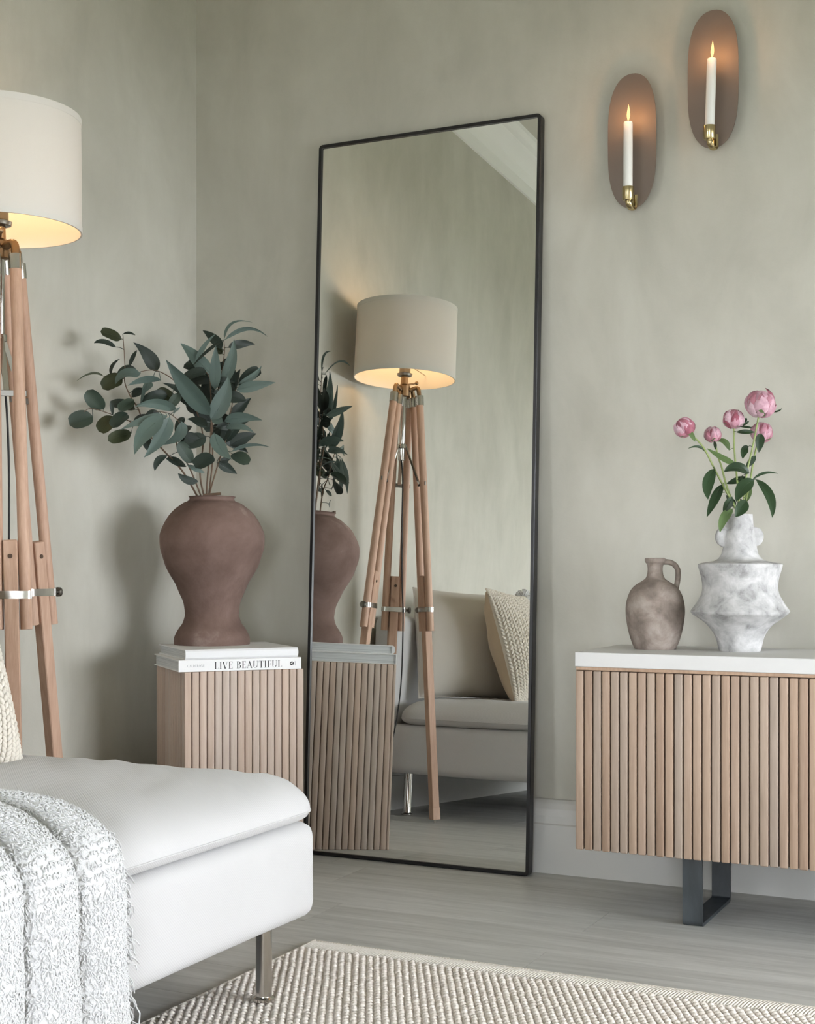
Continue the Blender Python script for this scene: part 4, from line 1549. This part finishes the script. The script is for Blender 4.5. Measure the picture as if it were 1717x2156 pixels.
# welted seam round the cushion
fn = cushion_fn(*CU, True)
rim = [fn(t, 0) for t in [k / 40 for k in range(40)]] + [fn(1, t) for t in [k / 60 for k in range(60)]] + [fn(1 - t, 1) for t in [k / 40 for k in range(40)]] + [fn(0, 1 - t) for t in [k / 60 for k in range(60)]]
one(tube(rim, .0016, 6, closed=True), 'welt', 'sofa', cu, smooth=180, off=so)
for lx, ly in ((-1.380, 2.232), (-2.295, 2.215), (-1.380, .42), (-2.295, .42)):
    zf = .0135 if lx > -1.5 else 0.0
    o = one(lathe([(.0185, zf), (.0205, zf + .002), (.0205, zf + .007), (.0155, zf + .010), (.0150, zf + .012), (.0150, .162)], 24, lx, ly), 'leg', 'chrome', sofa, smooth=35, off=so)

# ------------------------------------------------------------------ cushions on the sofa
def pillow(nu, nv, a, b, h, side, pinch=.06, pw=.48, wr=.004, seed=0):
    def fn(u, v_):
        s, t = u * 2 - 1, v_ * 2 - 1
        s = math.copysign(1 - (1 - abs(s)) ** 1.4, s); t = math.copysign(1 - (1 - abs(t)) ** 1.4, t)
        x = a * s * (1 - pinch * (1 - t * t)); z = b * t * (1 - pinch * (1 - s * s))
        th = h * max(0, (1 - s * s) * (1 - t * t)) ** pw
        wrk = wr * noise.noise((x * 11 + seed, z * 11, seed)) + wr * .6 * noise.noise((x * 30, z * 8 + seed, 2)) 
        return (x, -side * (th + wrk * min(1, th / (h * .3))), z)
    return grid(nu, nv, fn), fn


def frame_from(normal, lean):
    """local -y looks along the face normal; leaning back by lean"""
    yaw = atan2(normal[1], normal[0]) + pi / 2
    return Matrix.Rotation(yaw, 4, 'Z') @ Matrix.Rotation(-lean, 4, 'X')


def place(o, c, m):
    o.rotation_euler = m.to_euler()
    o.location = c


# large linen cushion against the backrest
lc = tag(empty('linen_cushion', (0, 0, 0)), 'plain grey linen cushion leaning on the sofa backrest behind the knitted one', 'cushion')
pm = frame_from((cos(.55), sin(.55)), .16)
place(lc, (-2.165, 2.010, .638), pm)
(fv, fn1) = pillow(26, 26, .235, .208, .088, 1, .05, .40, .006, 3)
mb = MB().add(fv)
(bv, fn2) = pillow(26, 26, .235, .208, .075, -1, .05, .40, .006, 9)
mb.add((bv[0], [q[::-1] for q in bv[1]]))
mb.build('cushion_cover', 'linen', lc, smooth=180)
rim = [fn1(k / 30, 0) for k in range(30)] + [fn1(1, k / 30) for k in range(30)] + [fn1(1 - k / 30, 1) for k in range(30)] + [fn1(0, 1 - k / 30) for k in range(30)]
one(tube(rim, .0032, 6, closed=True), 'piping', 'linen', lc, smooth=180)

# knitted cushion in front of it
kc = tag(empty('knitted_cushion', (0, 0, 0)), 'chunky cream knitted cushion with tan back, in front of the linen cushion', 'cushion')
pm2 = frame_from((cos(-.05), sin(-.05)), .30)
place(kc, (-1.975, 1.955, .632), pm2)
(fv, kf) = pillow(24, 24, .215, .215, .085, 1, .06, .42, .002, 1)
one(fv, 'knit_front', 'knit', kc, smooth=180)
(bv, kb) = pillow(26, 26, .215, .215, .085, -1, .06, .42, .007, 5)
one((bv[0], [q[::-1] for q in bv[1]]), 'cotton_back', 'tan', kc, smooth=180)
mb = MB()
nc, nr_ = 26, 36
for i in range(nc):
    for j in range(nr_):
        u, v_ = (i + .5) / nc, (j + .5 + (.5 if i % 2 else 0)) / (nr_ + .5)
        p = Vector(kf(u, v_)); pu_ = Vector(kf(min(u + .01, 1), v_)) - Vector(kf(max(u - .01, 0), v_)); pv_ = Vector(kf(u, min(v_ + .01, 1))) - Vector(kf(u, max(v_ - .01, 0)))
        nn = pu_.cross(pv_)
        if nn.length < 1e-9: continue
        nn.normalize()
        if nn.y > 0: nn = -nn
        tx = pu_.normalized(); tz = nn.cross(tx)
        an = .65 if i % 2 else -.65
        ax_ = (tz * cos(an) + tx * sin(an))
        m_ = Matrix((ax_.cross(nn), nn, ax_)).transposed()
        mb.add(uvsphere(p + nn * .003, (.0055, .0058, .0095), 8, 5, m_))
o = mb.build('knit_stitches', 'knit', kc, smooth=180); o['kind'] = 'stuff'
# white tassel at its far upper corner
mb = MB()
cnr = Vector(kf(.02, .99))
for k in range(70):
    a = random.uniform(0, 2 * pi); e = random.uniform(-.5, 1.4)
    dv = Vector((cos(a) * cos(e), sin(a) * cos(e), sin(e)))
    mb.add(tube([cnr, cnr + dv * .022, cnr + dv * .042 + Vector((0, 0, -.006))], .0022, 5))
o = mb.build('tassel', 'boucle', kc, smooth=180)

# ------------------------------------------------------------------ throw over the sofa edge
TY0, TY1 = 1.02, 1.700
path = smooth_prof([(-1.80, .438), (-1.62, .438), (-1.48, .436), (-1.395, .428), (-1.338, .408), (-1.308, .375), (-1.306, .29), (-1.304, .20), (-1.300, .11), (-1.294, .028)], 6)
cum = [0]
for i in range(1, len(path)):
    cum.append(cum[-1] + sqrt((path[i][0] - path[i - 1][0]) ** 2 + (path[i][1] - path[i - 1][1]) ** 2))


def on_path(s):
    s = max(0, min(1, s)) * cum[-1]
    for i in range(1, len(cum)):
        if s <= cum[i]:
            k = (s - cum[i - 1]) / (cum[i] - cum[i - 1] + 1e-9)
            a, b = path[i - 1], path[i]
            return a[0] + (b[0] - a[0]) * k, a[1] + (b[1] - a[1]) * k, b[0] - a[0], b[1] - a[1]
    a, b = path[-2], path[-1]
    return b[0], b[1], b[0] - a[0], b[1] - a[1]


def throw_fn(u, v_, extra=0.0):
    # u along the drape, v along the sofa edge
    x, z, tx, tz = on_path(u)
    l = sqrt(tx * tx + tz * tz) + 1e-9
    nx, nz = -tz / l, tx / l
    if nx < 0 and nz < 0: nx, nz = -nx, -nz
    nx, nz = abs(nx), abs(nz)
    y = TY0 + (TY1 - TY0) * v_
    dist = TY1 - y
    # deep folds that run with the drape and fan out a little
    sm_ = min(1, max(0, (u - .22) / .40)); sm_ = sm_ * sm_ * (3 - 2 * sm_)
    ph = dist / (.062 + .048 * sm_)
    saw = abs(sin(pi * (ph + .10 * sin(u * 3 + dist * 9)))) ** .5
    amp = .012 + .026 * min(1, max(0, (u - .02) * 2.2))
    edge = min(1, dist / .02)
    h = amp * (saw - .1) * (0.35 + .65 * edge) + .005 * noise.noise((u * 9, y * 14, 0))
    y2 = y + .012 * sin(u * 7 + dist * 12) * min(1, u) + (.012 * noise.noise((u * 11, 3, 1)) if v_ > .98 else 0) 
    h += .008 + extra
    return (x + nx * h, y2, max(.016, z + nz * h))


throw = empty('throw_blanket', (-1.28, (TY0 + TY1) / 2, .03))
tag(throw, 'fluffy white boucle throw draped over the front edge of the sofa', 'throw')
to = throw.location
one(grid(110, 130, throw_fn), 'cloth', 'boucle', throw, smooth=180, off=to)
mb = MB()
for k in range(38000):
    u, v_ = random.random(), 1 - random.random() ** 1.0
    if v_ < .45 and random.random() < .8: continue
    p = Vector(throw_fn(u, v_))
    pu_ = Vector(throw_fn(min(u + .01, 1), v_)) - p; pv_ = Vector(throw_fn(u, max(v_ - .01, 0))) - p
    nn = pu_.cross(pv_)
    if nn.length < 1e-9: continue
    nn.normalize()
    if nn.x + nn.z < 0: nn = -nn
    a = random.gauss(0, .45) if random.random() < .8 else random.uniform(0, 2 * pi)
    e1 = pu_.normalized(); e2 = nn.cross(e1)
    d = e1 * cos(a) + e2 * sin(a)
    ln = random.uniform(.0045, .0075)
    r = random.uniform(.0011, .0016)
    q0 = p - d * ln * .5 - nn * .0005; q2 = p + d * ln * .5 - nn * .0005
    q1 = p + nn * random.uniform(.0008, .0022) + e2 * random.uniform(-.0015, .0015)
    mb.add(tube([q0, q1 - d * ln * .18, q1 + d * ln * .18, q2], r, 4, cap=False))
o = mb.build('boucle_loops', 'boucle', throw, smooth=180, off=to); o['kind'] = 'stuff'
mb = MB()
for k in range(150):
    u = .30 + .70 * random.random() ** .8
    p = Vector(throw_fn(u, 1.0))
    ln = random.uniform(.008, .03) if random.random() < .95 else random.uniform(.03, .045)
    d1 = Vector((random.uniform(.0, .3), random.uniform(.3, 1), random.uniform(-.9, .3))).normalized()
    mb.add(tube([p - Vector((0, .004, 0)), p + d1 * ln * .5, p + d1 * ln * .85 + Vector((.002, 0, -.25 * ln)), p + d1 * ln + Vector((.002, random.uniform(-.3, .2) * ln, -.6 * ln))], .0012, 4))
o = mb.build('fringe', 'boucle', throw, smooth=180, off=to); o['kind'] = 'stuff'

# ------------------------------------------------------------------ rug
RX0, RX1, RY0, RY1 = -1.515, 1.15, 0.25, 2.652
rug = tag(empty('woven_rug', ((RX0 + RX1) / 2, (RY0 + RY1) / 2, 0)), 'chunky woven beige wool rug with a pale hem, under the sofa leg', 'rug')
ro = rug.location
one(rbox(RX0 + .006, RX1, RY0, RY1 - .05, .0005, .0075, .002, 1), 'backing', 'rug', rug, off=ro)
HB = .060


def hem_fn(u, v_):
    x = RX0 + .002 + (RX1 - RX0 - .004) * u
    y = RY1 - HB + HB * v_ + .002 * noise.noise((x * 9, 1, 0))
    return (x, y, .0022 + .0062 * (1 - abs(v_ * 2 - 1) ** 3.0) + .0006 * noise.noise((x * 60, y * 60, 2)))


mbh = MB().add(grid(300, 8, hem_fn))
mbh.build('hem', 'rug_hem', rug, smooth=180, off=ro)
# fine ribs of the hem and a rolled edge
mb = MB()
px_ = RX0 + .004
while px_ < .35:
    mb.add(tube([(px_, RY1 - HB + .003, .0078), (px_ + .004, RY1 - HB / 2, .0098), (px_ + .008, RY1 - .003, .0074)], .0027, 6))
    px_ += .0062
o = mb.build('hem_ribs', 'rug_hem', rug, smooth=180, off=ro); o['kind'] = 'stuff'
mb = MB()
ed = [(RX0 + .004 + .0015 * noise.noise((t * 30, 0, 0)), RY0 + (RY1 - RY0) * t, .006) for t in [k / 160 for k in range(161)]]
mb.add(tube(ed, .0055, 8))
ed2 = [(RX0 + (RX1 - RX0) * t, RY1 - .002 + .0018 * noise.noise((t * 60, 5, 0)), .006) for t in [k / 160 for k in range(161)]]
mb.add(tube(ed2, .0045, 8))
mb.build('edge_binding', 'rug_hem', rug, smooth=180, off=ro)
# rows of thick wool loops
mb = MB()
dx, dy = .0142, .0160                # cords lie diagonally across the rug
ra = radians(27.4)
ca, cs = Vector((cos(ra), sin(ra), 0)), Vector((-sin(ra), cos(ra), 0))
for i in range(-40, 190):
    for j in range(-150, 150):
        q = ca * (dx * i) + cs * (dy * (j + (.5 if i % 2 else 0)))
        x, y = q.x - 1.0 + .0010 * random.uniform(-1, 1), q.y + 2.2 + .0010 * random.uniform(-1, 1)
        if x < RX0 + .010 or x > .32 or y > RY1 - HB - .003 or y < 1.60: continue
        m_ = Matrix.Rotation(ra + .35 + random.uniform(-.2, .2), 3, 'Z')
        mb.add(uvsphere((x, y, .0080 + .0006 * random.random()), (.0074, .0076, .0062 + .0016 * random.random()), 8, 5, m_))
o = mb.build('wool_loops', 'rug', rug, smooth=180, off=ro); o['kind'] = 'stuff'
mb = MB()
for k in range(420):
    t = random.random()
    if random.random() < .5: p = Vector((RX0 + (1.4) * t, RY1 + .001, .007)); d = Vector((random.uniform(-.6, .6), 1, random.uniform(-.2, .5)))
    else: p = Vector((RX0 + .001, RY1 - .9 * t, .007)); d = Vector((-1, random.uniform(-.6, .6), random.uniform(-.2, .5)))
    d.normalize(); ln = random.uniform(.003, .009)
    mb.add(tube([p - d * .003, p + d * ln * .6, p + d * ln - Vector((0, 0, .002))], .0006, 4))
o = mb.build('loose_fibres', 'rug_hem', rug, smooth=180, off=ro); o['kind'] = 'stuff'
